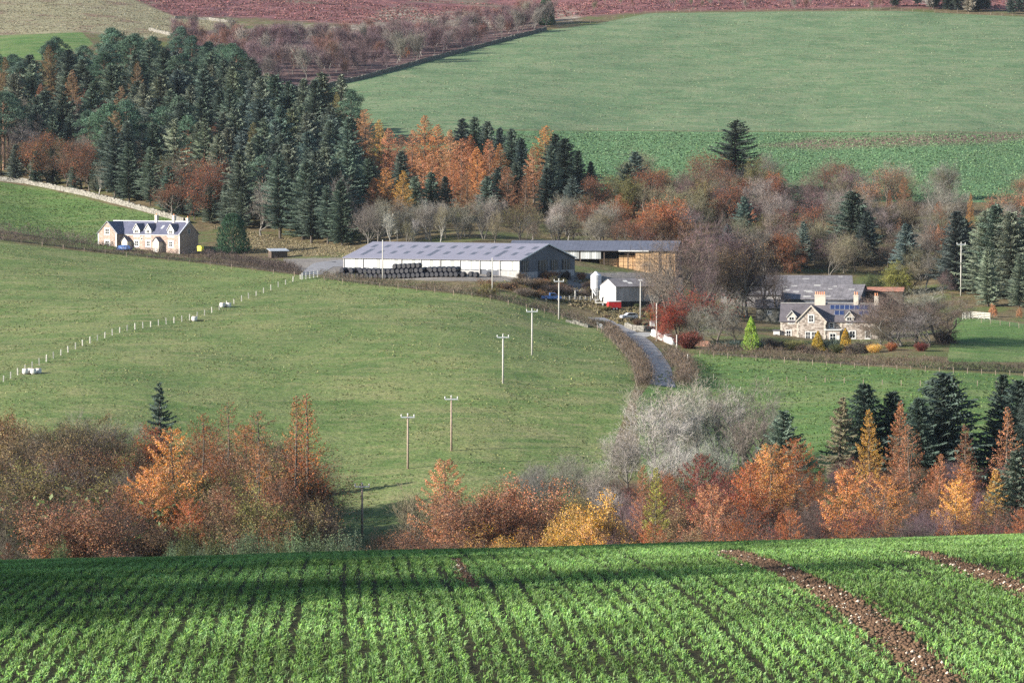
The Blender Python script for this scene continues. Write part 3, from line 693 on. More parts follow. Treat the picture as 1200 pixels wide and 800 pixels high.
NAMES = {'spruce': 'spruce_tree', 'spruce_edge': 'spruce_tree', 'spruce_open': 'spruce_tree', 'pine': 'pine_tree', 'pine_tall': 'conifer_tree', 'larch': 'larch_tree', 'larch_thin': 'larch_tree', 'larch_wide': 'larch_tree',
 'bare': 'bare_tree', 'bare_fine': 'bare_tree', 'ash_tall': 'bare_tree', 'birch': 'birch_tree', 'oak': 'autumn_tree', 'oak_thin': 'autumn_tree', 'oak_dense': 'autumn_tree', 'cone': 'garden_conifer', 'yew': 'evergreen_tree',
 'bush': 'shrub', 'thorn': 'thorn_bush', 'holly': 'holly_bush'}
NTREE = [0]
def plant(kind, pos, height, col, label, group=None, wide=1.0, cat=None, leafcol=None, sink=0.15):
    pr = rng.choice(PR[kind]); tm, cm, h0 = pr[0], pr[1], pr[2]
    root = empty(NAMES[kind], (pos[0], pos[1], pos[2] - sink), rng.uniform(0, 6.283)); root.rotation_euler[0] = rng.gauss(0, .022); root.rotation_euler[1] = rng.gauss(0, .022)
    s = height / h0; w = s * wide * rng.uniform(.92, 1.08); root.scale = (w, w, s)
    tag(root, label, cat or ('bush' if kind in ('bush', 'thorn', 'holly') else 'tree'), group)
    c = COLS[col] if isinstance(col, str) else col; k = rng.uniform(.86, 1.30)
    c = tuple(min(1, x * k * rng.uniform(.94, 1.06)) for x in c)
    a = new_obj(tm.name.split('.')[0], tm, root); a.color = (*c, 1)
    if cm is not None:
        b = new_obj(cm.name.split('.')[0], cm, root); b.color = (*c, 1)
        if len(pr) > 3:
            tw = COLS['twigdark']; b.color = (*tw, 1); f = new_obj('foliage', pr[3], root); f.color = (*c, 1)  # darker twigs under the leaves put deep crown shade into the colour
    NTREE[0] += 1
    return root
def plant_top(kind, px, ytop, Y, col, label, group=None, wide=1.0, **kw):
    p = gp(px, Y); yb = proj(p.x, p.y, p.z)[1]
    h = max(2.0, (yb - ytop) * Y / F)
    return plant(kind, p, h, col, label, group, wide, **kw)

def scatter(n, sampler, mind, seed):
    r = random.Random(seed); pts = []; tries = 0
    while len(pts) < n and tries < n * 40:
        tries += 1; p = sampler(r)
        if p is None: continue
        if all((p[0] - q[0]) ** 2 + (p[1] - q[1]) ** 2 > mind * mind for q in pts): pts.append(p)
    return pts
def pick(r, table):
    t = r.random() * sum(w for *_, w in table)
    for *a, w in table:
        t -= w
        if t <= 0: return a
    return table[-1][:-1]
def lerp_tab(x, tab):
    xs = [a for a, _ in tab]; return float(np.interp(x, xs, [b for _, b in tab]))

# ---------------------------------------------------------------- hillside wood on the left
R_ = random.Random(21)
bot = [(-40, 206), (0, 209), (60, 219), (150, 241), (215, 264), (260, 268), (300, 277), (380, 288), (410, 290)]
topl = [(-40, 128), (0, 126), (60, 112), (100, 100), (180, 96), (230, 100), (265, 112), (300, 138), (350, 158), (410, 168)]
def samp_a(r):
    px = r.uniform(-30, 412); pb = gy(px, lerp_tab(px, bot)); ptp = gy(px, lerp_tab(px, topl))
    t = r.random() ** 1.15
    Y = pb.y + 2 + t * (ptp.y - pb.y); q = gp(px, Y); return (q.x, q.y, q.z, px, t)
for (x, y, z, px, t) in scatter(262, samp_a, 6.4, 5):
    py = proj(x, y, z)[1]
    top_rim = t > .8
    if px < 130 and .08 < t < .5: tb = [('pine', 'pine', 4), ('spruce', 'spruce', 2), ('bare_fine', 'twiggrey', 3.2), ('oak_thin', 'rust', .9), ('oak', 'olive', 1.2), ('larch', 'russet', .6)]
    elif px < 260 and t < .10: tb = [('spruce_edge', 'spruce', 4), ('bare', 'twigbrown', 1.4), ('oak_thin', 'rust', 1.2), ('oak_thin', 'brown', 1.3), ('ash_tall', 'twiggrey', 1)]
    elif px > 250 and t < .12: tb = [('spruce_edge', 'spruce', 6), ('oak_thin', 'brown', .5), ('ash_tall', 'twiggrey', 1)]
    elif top_rim and px < 290: tb = [('pine', 'pine', 6), ('spruce', 'darkspruce', 1)]
    elif px < 200: tb = [('spruce', 'spruce', 5), ('spruce', 'greyspruce', 2.6), ('pine', 'pine', 2), ('bare_fine', 'twiggrey', .5), ('larch', 'brown', .8), ('oak', 'olive', .6)]
    else: tb = [('spruce', 'spruce', 6), ('spruce', 'greyspruce', 4), ('spruce', 'bluespruce', 2.5), ('spruce_open', 'greyspruce', 1.6), ('oak_thin', 'rust', .4), ('larch', 'olive', .7), ('pine', 'pine', .8)]
    kind, col = pick(R_, tb); hh = R_.uniform(16.5, 27) * (0.92 if top_rim else 1.0)
    if kind in ('bare', 'bare_fine', 'ash_tall', 'oak', 'oak_thin'): hh *= .8
    if t < .1 and px < 230: hh *= .85
    where = ('at the foot of' if t < .1 else 'low in' if t < .3 else 'within' if t < .6 else 'high in' if t < .82 else 'topping')
    near = ('above the wall' if px < 105 else 'above the cottage' if px < 232 else 'above the evergreen' if px < 318 else 'beside the larches')
    size = 'tall ' if hh > 23 else 'short ' if hh < 18.5 else ''
    cw = {'spruce': 'dark green', 'greyspruce': 'grey green', 'bluespruce': 'blue green', 'darkspruce': 'blackish green', 'pine': 'green', 'twiggrey': 'grey', 'twigbrown': 'brown', 'rust': 'rusty', 'brown': 'brown', 'olive': 'olive', 'russet': 'russet'}[col]
    kw = {'spruce': 'spruce', 'spruce_open': 'thin branched spruce', 'spruce_edge': 'bare trunked spruce', 'pine': 'round crowned pine', 'bare_fine': 'leafless tree', 'bare': 'leafless tree', 'ash_tall': 'slim leafless tree', 'oak_thin': 'thin leaved tree', 'oak': 'broadleaf tree', 'larch': 'larch'}[kind]
    lab = '%s%s %s %s the hillside wood, %s' % (size, cw, kw, where, near)
    plant(kind, (x, y, z), hh, col, lab, 'trees of the hillside wood', wide=1.12 if kind not in ('spruce', 'spruce_edge') else R_.uniform(1.15, 1.5))
for (px, yt, Y, col) in ((18, 168, 1112, 'spruce'), (42, 176, 1104, 'spruce'), (62, 172, 1106, 'greyspruce'), (88, 184, 1090, 'spruce'), (112, 188, 1082, 'greyspruce'), (140, 196, 1066, 'spruce'), (156, 190, 1066, 'greyspruce'), (176, 200, 1048, 'spruce'), (196, 204, 1034, 'greyspruce'), (214, 206, 1024, 'spruce'), (228, 212, 1014, 'spruce'), (246, 214, 1008, 'greyspruce'), (266, 214, 1004, 'spruce'), (284, 218, 998, 'greyspruce')):
    plant_top('spruce_edge', px, yt, Y, col, '%s spruce in the front row of the hillside wood, %s' % ('grey green' if col == 'greyspruce' else 'dark green', 'just above the wall' if px < 120 else 'behind the cottage' if px < 240 else 'behind the rounded evergreen'), 'front row spruces of the hillside wood', wide=1.25)
plant_top('larch', 340, 131, 1110, 'gold', 'single yellow larch standing among dark spruces of the hillside wood', wide=.6)
plant_top('oak', 218, 163, 1080, 'rust', 'rust coloured broadleaf tree wedged between spruces of the hillside wood')
for (px, yt, Y, col) in ((205, 180, 1060, 'olive'), (238, 190, 1040, 'russet'), (182, 196, 1062, 'rust'), (30, 168, 1125, 'rust'), (100, 190, 1095, 'brown'), (130, 200, 1080, 'olive'), (262, 205, 1030, 'brown'), (168, 178, 1075, 'brown')):
    plant_top('oak', px, yt, Y, col, '%s leafy tree standing before the conifers of the hillside wood' % {'olive': 'olive', 'russet': 'russet', 'rust': 'rust red', 'brown': 'brown'}[col] + (', above the wall' if px < 110 else ', above the cottage'), 'leafy trees of the hillside wood')
plant_top('oak', 78, 160, 1120, 'olive', 'olive green rounded tree among pines above the stone wall', wide=1.2)
plant_top('larch_thin', 362, 218, 985, 'orange', 'thin orange larch at the foot of the dark spruces beside the grassy bank', wide=.7)
plant_top('yew', 273, 250, 940, 'yew', 'dark rounded evergreen tree beside the end of the cottage', wide=.92)

# ---------------------------------------------------------------- larches and spruces behind the long barn
G = 'larches and spruces behind the long barn'
for (px, yt, Y, kind, col) in [
  (428, 128, 1120, 'larch', 'salmon'), (445, 140, 1100, 'larch', 'gold'), (456, 150, 1085, 'larch', 'salmon'), (470, 158, 1065, 'larch', 'russet'), (497, 135, 1075, 'larch', 'orange'), (483, 152, 1060, 'larch', 'salmon'), (515, 146, 1065, 'larch', 'orange'),
  (528, 152, 1050, 'larch', 'salmon'), (541, 162, 1035, 'larch', 'salmon'), (552, 158, 1060, 'larch', 'rust'), (575, 163, 1050, 'larch', 'salmon'), (586, 168, 1040, 'larch', 'orange'), (560, 172, 1020, 'larch', 'orange'), (640, 147, 1065, 'larch', 'orange'),
  (626, 172, 1030, 'larch', 'salmon'), (505, 178, 1005, 'larch', 'salmon'), (532, 186, 1000, 'larch', 'rust'), (455, 196, 985, 'larch', 'orange'), (470, 200, 980, 'larch', 'gold'), (438, 208, 985, 'larch', 'salmon'), (548, 200, 985, 'larch', 'russet'),
  (392, 158, 1095, 'larch', 'salmon'), (408, 176, 1055, 'larch', 'orange'), (388, 196, 1020, 'larch', 'olive'), (412, 205, 1000, 'larch', 'salmon'), (615, 205, 985, 'larch_thin', 'russet'), (595, 195, 1000, 'larch', 'russet')]:
    lab = {'salmon': 'pinkish orange larch in the wood behind the long barn', 'gold': 'golden yellow larch in the wood behind the long barn', 'russet': 'brownish larch in the wood behind the long barn', 'orange': 'bright orange larch in the wood behind the long barn', 'rust': 'deep rust larch in the wood behind the long barn', 'olive': 'olive larch in the wood behind the long barn'}[col] + (' next to the dark hillside wood' if px < 462 else ' towards the blue green spruces' if px > 565 else '') + (', in the front row' if Y < 1010 else '')
    plant_top(kind, px, yt, Y, col, lab, G, wide=rng.uniform(1.35, 1.75))
for (px, yt, Y, col) in [(415, 140, 1130, 'spruce'), (402, 150, 1100, 'spruce'), (418, 170, 1060, 'greyspruce'), (400, 185, 1030, 'spruce'), (430, 185, 1020, 'spruce'), (488, 205, 985, 'greyspruce'), (505, 200, 990, 'spruce'), (540, 138, 1080, 'darkspruce'), (556, 136, 1085, 'spruce'), (570, 140, 1080, 'spruce'), (584, 148, 1075, 'darkspruce'),
  (600, 150, 1065, 'spruce'), (612, 160, 1050, 'darkspruce'), (652, 156, 1055, 'darkspruce'), (663, 160, 1045, 'darkspruce'), (676, 175, 1040, 'darkspruce'), (645, 170, 1035, 'spruce'), (585, 195, 1010, 'darkspruce'), (605, 188, 1015, 'spruce'), (640, 195, 1010, 'darkspruce'), (570, 205, 1000, 'spruce'),
  (692, 188, 1050, 'spruce'), (672, 205, 1000, 'bluespruce'), (470, 175, 1040, 'spruce'), (745, 176, 1035, 'bluespruce'), (735, 190, 1025, 'spruce'), (523, 205, 985, 'darkspruce')]:
    plant_top(rng.choice(['spruce', 'spruce', 'spruce_edge']), px, yt, Y, col, {'darkspruce': 'very dark spruce among larches behind the long barn', 'bluespruce': 'blue green spruce behind the barns', 'spruce': 'green spruce among larches behind the long barn', 'greyspruce': 'paler sunlit spruce among larches behind the long barn'}[col] + (' next to the hillside wood' if px < 480 else ' at the field edge' if yt < 165 else ' at the straw barn end' if px > 620 else ''), G, wide=rng.uniform(1.15, 1.5))
# leafless trees along the back of the barns
for q in range(58):
    px = R_.uniform(405, 730); Y = R_.uniform(925, 985); yt = R_.uniform(220, 256)
    kind, col = pick(R_, [('ash_tall', 'twigolive', 3), ('bare_fine', 'twiggrey', 3), ('ash_tall', 'twigpale', 1.5), ('bare', 'twigbrown', 2), ('oak_thin', 'olive', .6)])
    plant_top(kind, px, yt, Y, col, {'ash_tall': 'slim upright leafless tree directly behind the barn roof', 'bare_fine': 'grey twiggy leafless tree directly behind the barn roof', 'bare': 'brown leafless tree directly behind the barn roof', 'oak_thin': 'olive tree with few leaves behind the barn roof'}[kind] + (' near its far end' if px < 480 else ' towards the straw barn' if px > 620 else ''), 'leafless trees behind the barns')
# scrub wood behind the straw barn and farm
SC = lambda px: 'near the blue green spruces' if px < 760 else 'below the lone conifer' if px < 885 else 'near the broad spruce'
for q in range(88):
    px = R_.uniform(675, 1015); Y = R_.uniform(925, 1055); base = proj(*gp(px, Y))[1]; yt = base - R_.uniform(40, 66)
    kind, col = pick(R_, [('bare_fine', 'twiggrey', 5), ('bare_fine', 'twigolive', 4), ('bare', 'twigpurple', 2.5), ('bare', 'twigbrown', 3), ('oak', 'rust', 1.3), ('oak_thin', 'rust', 1.6), ('oak_thin', 'russet', 1.6), ('larch', 'salmon', .8), ('spruce', 'bluespruce', .8), ('oak', 'olive', 1.0)])
    plant_top(kind, px, yt, Y, col, {'twiggrey': 'rounded grey leafless tree in the scrub wood behind the straw barn', 'twigolive': 'olive tinted leafless tree in the scrub wood behind the straw barn', 'twigpurple': 'purplish leafless tree in the scrub wood behind the farm', 'twigbrown': 'brown leafless tree in the scrub wood behind the farm', 'salmon': 'salmon larch tree in the scrub wood behind the farm', 'bluespruce': 'blue green spruce tree in the scrub wood behind the farm', 'olive': 'olive leafy tree in the scrub wood behind the farm', 'rust': 'rusty leaved tree in the scrub wood behind the farm', 'russet': 'russet thin leaved tree in the scrub wood behind the farm'}[col].replace(' tree ', ' tree %s ' % SC(px), 1), 'leafless scrub wood behind the farm', wide=1.1)
for (px, yt, Y, kind, col, wd, lab) in [
  (766, 226, 935, 'oak', 'rust', 1.15, 'broad rusty orange tree rising behind the straw barn roof'), (792, 240, 930, 'oak', 'russet', 1.1, 'dark russet tree beside the rusty orange tree behind the straw barn'),
  (748, 246, 928, 'oak_thin', 'rust', 1, 'smaller rusty tree just behind the straw barn roof'), (862, 140, 1060, 'pine_tall', 'darkspruce', 1.65, 'tall lone dark conifer standing against the green hillside field'),
  (850, 195, 1055, 'pine', 'pine', 1, 'low dark pine at the foot of the tall lone conifer'), (870, 222, 1000, 'oak_thin', 'russet', 1.1, 'reddish brown thin leaved tree below the lone conifer'), (905, 226, 990, 'oak_thin', 'rust', 1.1, 'reddish tree with orange upper twigs in the scrub wood'),
  (925, 240, 975, 'oak_thin', 'red', .9, 'tree with red lower branches in the scrub wood'), (885, 246, 960, 'oak', 'olive', 1.15, 'large olive brown tree behind the farm sheds'), (912, 258, 950, 'bare', 'twigbrown', 1.2, 'wide brown leafless tree behind the farm sheds'),
  (945, 262, 950, 'bare', 'twigdark', 1.1, 'dark leafless tree left of the broad spruce behind the sheds'), (999, 222, 960, 'spruce', 'spruce', 2.0, 'broad dark spruce behind the farm sheds'), (1015, 246, 950, 'spruce', 'darkspruce', 1.3, 'shaded spruce hugging the broad spruce behind the sheds'),
  (972, 278, 930, 'bare_fine', 'twigolive', 1.2, 'olive leafless tree in front of the broad spruce'), (965, 215, 1010, 'bare', 'twigpurple', 1.2, 'tall purplish leafless tree left of the broad spruce'), (985, 222, 1010, 'bare_fine', 'twiggrey', 1, 'tall grey leafless tree behind the broad spruce'),
  (1060, 207, 1010, 'larch', 'russet', 1.1, 'tall brown topped larch at the top of the scrub wood'), (1042, 222, 1005, 'larch', 'rust', .8, 'rust coloured larch beside the tall brown larch'), (1098, 236, 985, 'larch_thin', 'rust', 1.3, 'thin rusty larch among pale leafless trees'),
  (1136, 226, 985, 'larch', 'orange', .7, 'bright orange larch top among pale leafless trees'), (1100, 262, 950, 'larch', 'orange', .7, 'small bright orange larch in front of the dark spruces'), (1115, 255, 960, 'larch', 'salmon', .9, 'salmon larch in front of the dark spruces'), (1052, 255, 960, 'larch_thin', 'russet', 1, 'thin russet larch above the bluish spruce'),
  (1064, 260, 925, 'spruce', 'bluespruce', 1.7, 'bluish spruce standing right of the broad spruce'), (1198, 228, 985, 'larch', 'salmon', .7, 'salmon larch at the far end of the scrub wood'), (1085, 290, 905, 'ash_tall', 'twiggrey', 1, 'tall grey leafless tree behind the rounded garden trees'), (1105, 312, 890, 'bare', 'twigpurple', .8, 'small purplish leafless tree left of the dark spruces'),
  (1120, 246, 900, 'spruce', 'darkspruce', 1.35, 'dark pointed spruce at the edge of the spruce clump by the lawn'), (1133, 255, 905, 'spruce', 'spruce', 1.35, 'spruce of the clump by the lawn, beside the dark pointed one'), (1150, 243, 890, 'spruce', 'greyspruce', 1.35, 'tall grey green spruce of the clump by the lawn'), (1168, 236, 885, 'spruce', 'spruce', 1.35, 'tallest spruce of the clump by the lawn'),
  (1186, 246, 880, 'spruce', 'greyspruce', 1.35, 'grey green spruce at the end of the clump by the lawn'), (1202, 240, 885, 'spruce', 'spruce', 1.35, 'last spruce of the clump by the lawn'), (1158, 290, 862, 'spruce_edge', 'greyspruce', 1.1, 'lower front spruce of the clump by the lawn'), (1194, 295, 858, 'spruce_edge', 'greyspruce', 1.1, 'lower front spruce at the end of the clump by the lawn'),
  (1048, 302, 900, 'oak_dense', 'yellowgreen', 1.3, 'olive yellow bushy tree behind the farmhouse'), (1028, 318, 900, 'oak_dense', 'shrub', 1.4, 'green bushy tree behind the farm shed end'), (1065, 300, 905, 'bare_fine', 'twigolive', 1.3, 'olive leafless bushy tree behind the farmhouse')]:
    plant_top(kind, px, yt, Y, col, lab, wide=wd)
for q in range(46):
    px = R_.uniform(1015, 1215); Y = R_.uniform(915, 1050); base = proj(*gp(px, Y))[1]
    kind, col = pick(R_, [('bare_fine', 'twiggrey', 4), ('bare_fine', 'twigolive', 2), ('bare', 'twigbrown', 2), ('oak_thin', 'salmon', 1.6)])
    plant_top(kind, px, base - R_.uniform(38, 56), Y, col, {'bare_fine': 'pale leafless tree below the turnip field', 'bare': 'brown leafless tree below the turnip field', 'oak_thin': 'pinkish thin leaved tree below the turnip field'}[kind] + (' near the brown topped larch' if px < 1085 else ' behind the spruce clump' if px > 1140 else ' between larch and spruces') + (', tight under the field edge' if Y > 1000 else ''), 'leafless trees below the turnip field', wide=1.15)

# ---------------------------------------------------------------- birch wood along the top wall
wl = [(200, 66), (230, 78), (262, 112), (300, 110), (385, 100), (450, 84), (560, 55), (640, 33)]
hi = [(200, 48), (230, 44), (262, 46), (300, 48), (385, 52), (450, 48), (560, 34), (640, 24)]
def samp_b(r):
    px = r.uniform(205, 640) ; a = gy(px, lerp_tab(px, wl)).y + 4; b = gy(px, lerp_tab(px, hi)).y
    Y = a + (b - a) * r.random(); q = gp(px, Y); return (q.x, q.y, q.z, px)
for (x, y, z, px) in scatter(230, samp_b, 4.2, 9):
    col = R_.choice(['twigpurple', 'twigpurple', 'twigpurple', 'twiggrey', 'twigred'])
    plant('birch', (x, y, z), (bh := R_.uniform(8, 14)), col, '%s %s birch in the birch wood, %s' % ('tall slender' if bh > 12 else 'low' if bh < 9.8 else 'slender', {'twigpurple': 'purple twigged', 'twiggrey': 'grey twigged', 'twigred': 'reddish twigged'}[col], ('close to the wall' if y < gy(px, lerp_tab(px, wl)).y + 22 else 'back towards the heather') + (' near the evergreen' if px > 540 else ' above the conifers' if px < 330 else '')), 'birches of the upper wood', wide=1.5)
for (px, py) in ((473, 52), (354, 63), (324, 60), (262, 40), (250, 42), (272, 46)):
    p = gy(px, py + 16); plant('oak', p, R_.uniform(6, 8), 'orange' if px > 300 else 'salmon', 'small tree with orange leaves in the purple birch wood', 'orange leaved trees of the upper wood')
plant_top('yew', 640, -6, 1590, 'yew', 'dark evergreen tree standing on the upper wall', wide=.62)
for q in range(34):
    px = R_.uniform(1046, 1230); p = gy(px, 13.5 + (px - 1046) * .03); p = gp(px, p.y + R_.uniform(6, 40))
    plant('spruce_edge' if R_.random() < .7 else 'ash_tall', p, R_.uniform(12, 17), 'darkspruce' if R_.random() < .8 else 'twigpale', 'dark conifer in the plantation at the top edge of the hill', 'top plantation trees')
for q in range(26):
    px = R_.uniform(690, 1045); p = gy(px, 15); p = gp(px, p.y + R_.uniform(8, 60))
    plant('birch', p, R_.uniform(4, 8), R_.choice(['twiggrey', 'twigolive', 'twigred']), 'low leafless birch on the moor edge above the upper field', 'moor edge birches', wide=1.4)
# ---------------------------------------------------------------- wooded valley floor in front (left group)
Rn = random.Random(77)
GL = 'autumn trees of the left valley wood'; GRT = 'autumn trees of the right valley wood'
topL = [(-30, 470), (20, 458), (80, 458), (130, 470), (200, 485), (260, 480), (300, 490), (350, 480), (385, 520)]
def fill(n, x0, x1, Ya, Yb, tops, table, labf, group, mind, seed, lo=0.0, hi=45.0):
    def s(r):
        px = r.uniform(x0, x1); Y = r.uniform(Ya, Yb); q = gp(px, Y); return (q.x, q.y, q.z, px)
    for (x, y, z, px) in scatter(n, s, mind, seed):
        t = (Yb - y) / (Yb - Ya)
        yt = lerp_tab(px, tops) + lo + t * (hi - lo) + Rn.uniform(0, 26)
        kind, col = pick(Rn, table(px, t)); yb = proj(x, y, z)[1]; h = min(24, max(5, (yb - yt) * y / F))
        plant(kind, (x, y, z), h, col, labf(kind, col, px, h), group, wide=Rn.uniform(.95, 1.25))
CW = {'orange': 'bright orange', 'gold': 'golden', 'salmon': 'pinkish orange', 'russet': 'russet brown', 'rust': 'deep rust', 'brown': 'dull brown', 'olive': 'olive brown', 'maroon': 'dark red', 'red': 'red', 'yellowgreen': 'yellow green',
      'twiggrey': 'grey twigged leafless', 'twigbrown': 'brown twigged leafless', 'twigpale': 'pale leafless', 'twigpurple': 'purplish leafless', 'twigdark': 'dark leafless', 'twigolive': 'olive twigged leafless', 'spruce': 'green', 'darkspruce': 'dark green', 'greyspruce': 'grey green', 'holly': 'glossy green', 'bramble': 'brown', 'shrub': 'green', 'twigred': 'reddish leafless', 'bluespruce': 'blue green'}
KW = {'larch': 'larch', 'larch_thin': 'sparse larch', 'larch_wide': 'spreading larch', 'oak': 'broadleaf tree', 'oak_thin': 'thin leaved tree', 'oak_dense': 'thick leaved tree', 'bare': 'tree', 'bare_fine': 'fine twigged tree', 'ash_tall': 'upright tree', 'spruce': 'spruce', 'spruce_open': 'open spruce', 'bush': 'bush', 'thorn': 'thorn bush', 'holly': 'holly bush'}
labL = lambda k, c, px, h: '%s%s %s in the left valley wood, %s' % ('tall ' if h > 17 else 'small ' if h < 11 else '', CW[c], KW[k], 'below the white feed tubs' if px < 110 else 'below the dark open conifer' if px < 230 else 'towards the shaded hollow')
labR = lambda k, c, px, h: '%s%s %s in the right valley wood, %s' % ('tall ' if h > 16 else 'small ' if h < 10 else '', CW[c], KW[k], 'beside the shaded hollow' if px < 600 else 'around the golden oak' if px < 730 else 'below the big pale trees' if px < 880 else 'by the wide orange larch' if px < 1000 else 'below the dark spruces')
def tabL(px, t):
    if px < 130: return [('oak', 'olive', 3), ('oak', 'brown', 3), ('bare', 'twigbrown', 1.2), ('oak_thin', 'olive', 1), ('oak_thin', 'russet', 1.5), ('bare_fine', 'twiggrey', 1), ('oak', 'russet', 1.5)]
    if px < 200: return [('oak', 'brown', 3), ('oak', 'russet', 2), ('oak_thin', 'russet', 2), ('oak', 'olive', 2.5), ('bare', 'twigbrown', 2), ('oak', 'rust', 1)]
    return [('larch_wide', 'russet', 1.2), ('oak_thin', 'russet', 3), ('oak_thin', 'brown', 2), ('oak', 'russet', 2), ('bare_fine', 'twigbrown', 1), ('oak', 'brown', 2), ('oak', 'olive', 1.5), ('larch_wide', 'rust', 1)]
fill(92, -40, 356, 425, 535, topL, tabL, labL, GL, 4.6, 31, lo=4, hi=112)
for (px, yt, Y, kind, col, wd, lab) in [
  (190, 445, 545, 'spruce_open', 'darkspruce', .8, 'dark open conifer standing above the left valley wood'),
  (205, 500, 470, 'larch_wide', 'orange', 1.0, 'bright orange spreading larch in the middle of the left valley wood'), (180, 545, 455, 'larch_wide', 'orange', .95, 'orange larch sloping down through the left valley wood'), (235, 482, 490, 'larch_thin', 'rust', 1.0, 'rusty larch behind the bright orange larch of the left valley wood'),
  (345, 462, 500, 'larch_thin', 'rust', 1.0, 'sparse windswept larch with see-through branches above the left valley wood'), (362, 460, 505, 'larch_thin', 'rust', 1.1, 'outermost windswept larch leaning towards the open pasture'), (300, 480, 490, 'larch_thin', 'russet', 1.1, 'thin russet larch beside the windswept larches'),
  (300, 516, 470, 'larch_thin', 'orange', .8, 'orange larch below the windswept larches'), (268, 470, 510, 'larch_thin', 'russet', 1, 'thin larch rising above the russet trees of the left valley wood'),
  (318, 560, 440, 'oak_dense', 'olive', 1.05, 'dense olive and yellow leaved oak at the end of the left valley wood'), (345, 580, 446, 'oak_dense', 'olive', .9, 'lower olive oak beside the dense oak near the hollow'), (290, 585, 436, 'oak', 'brown', .9, 'brown leaved tree in front of the dense olive oak'),
  (45, 628, 425, 'larch', 'orange', 1.1, 'small orange larch just over the crest of the crop field'), (12, 632, 425, 'larch', 'rust', 1.1, 'small rusty larch beside the small orange larch behind the crest'), (130, 612, 425, 'oak_thin', 'russet', 1.0, 'small russet tree just over the crest of the crop field'),
  (60, 590, 450, 'bush', 'shrub', 1.6, 'green ivy clad bush inside the left valley wood'),
  (370, 548, 520, 'bare_fine', 'twigbrown', 1.0, 'brown leafless tree at the edge of the shaded hollow')]:
    plant_top(kind, px, yt, Y, col, lab, wide=wd)
topR = [(430, 600), (480, 585), (520, 560), (600, 560), (660, 555), (700, 545), (760, 545), (840, 535), (900, 525), (960, 530), (1010, 525), (1100, 525), (1200, 520), (1240, 520)]
def tabR(px, t):
    if px < 560: return [('larch_wide', 'salmon', 2), ('oak_thin', 'russet', 4), ('oak', 'russet', 2), ('bare_fine', 'twigolive', 1.5), ('oak_thin', 'brown', 2)]
    if px < 720: return [('oak', 'russet', 3), ('oak', 'gold', 1.2), ('bare_fine', 'twigpale', 2), ('oak_thin', 'brown', 3), ('oak', 'olive', 1)]
    if px < 860: return [('oak_thin', 'maroon', 2), ('oak', 'brown', 2), ('bare_fine', 'twigpurple', 2), ('oak_thin', 'rust', 2), ('larch_wide', 'rust', 1.4)]
    return [('larch', 'rust', 1.5), ('larch_wide', 'rust', 1.2), ('larch', 'salmon', 1.0), ('bare', 'twigdark', 2.5), ('oak_thin', 'maroon', 2.5), ('larch_wide', 'orange', .5), ('bare_fine', 'twigpurple', 2), ('oak_thin', 'russet', 2.5), ('bare_fine', 'twigbrown', 1.5)]
fill(165, 450, 1235, 425, 522, topR, tabR, labR, GRT, 4.4, 37, lo=-6, hi=66)
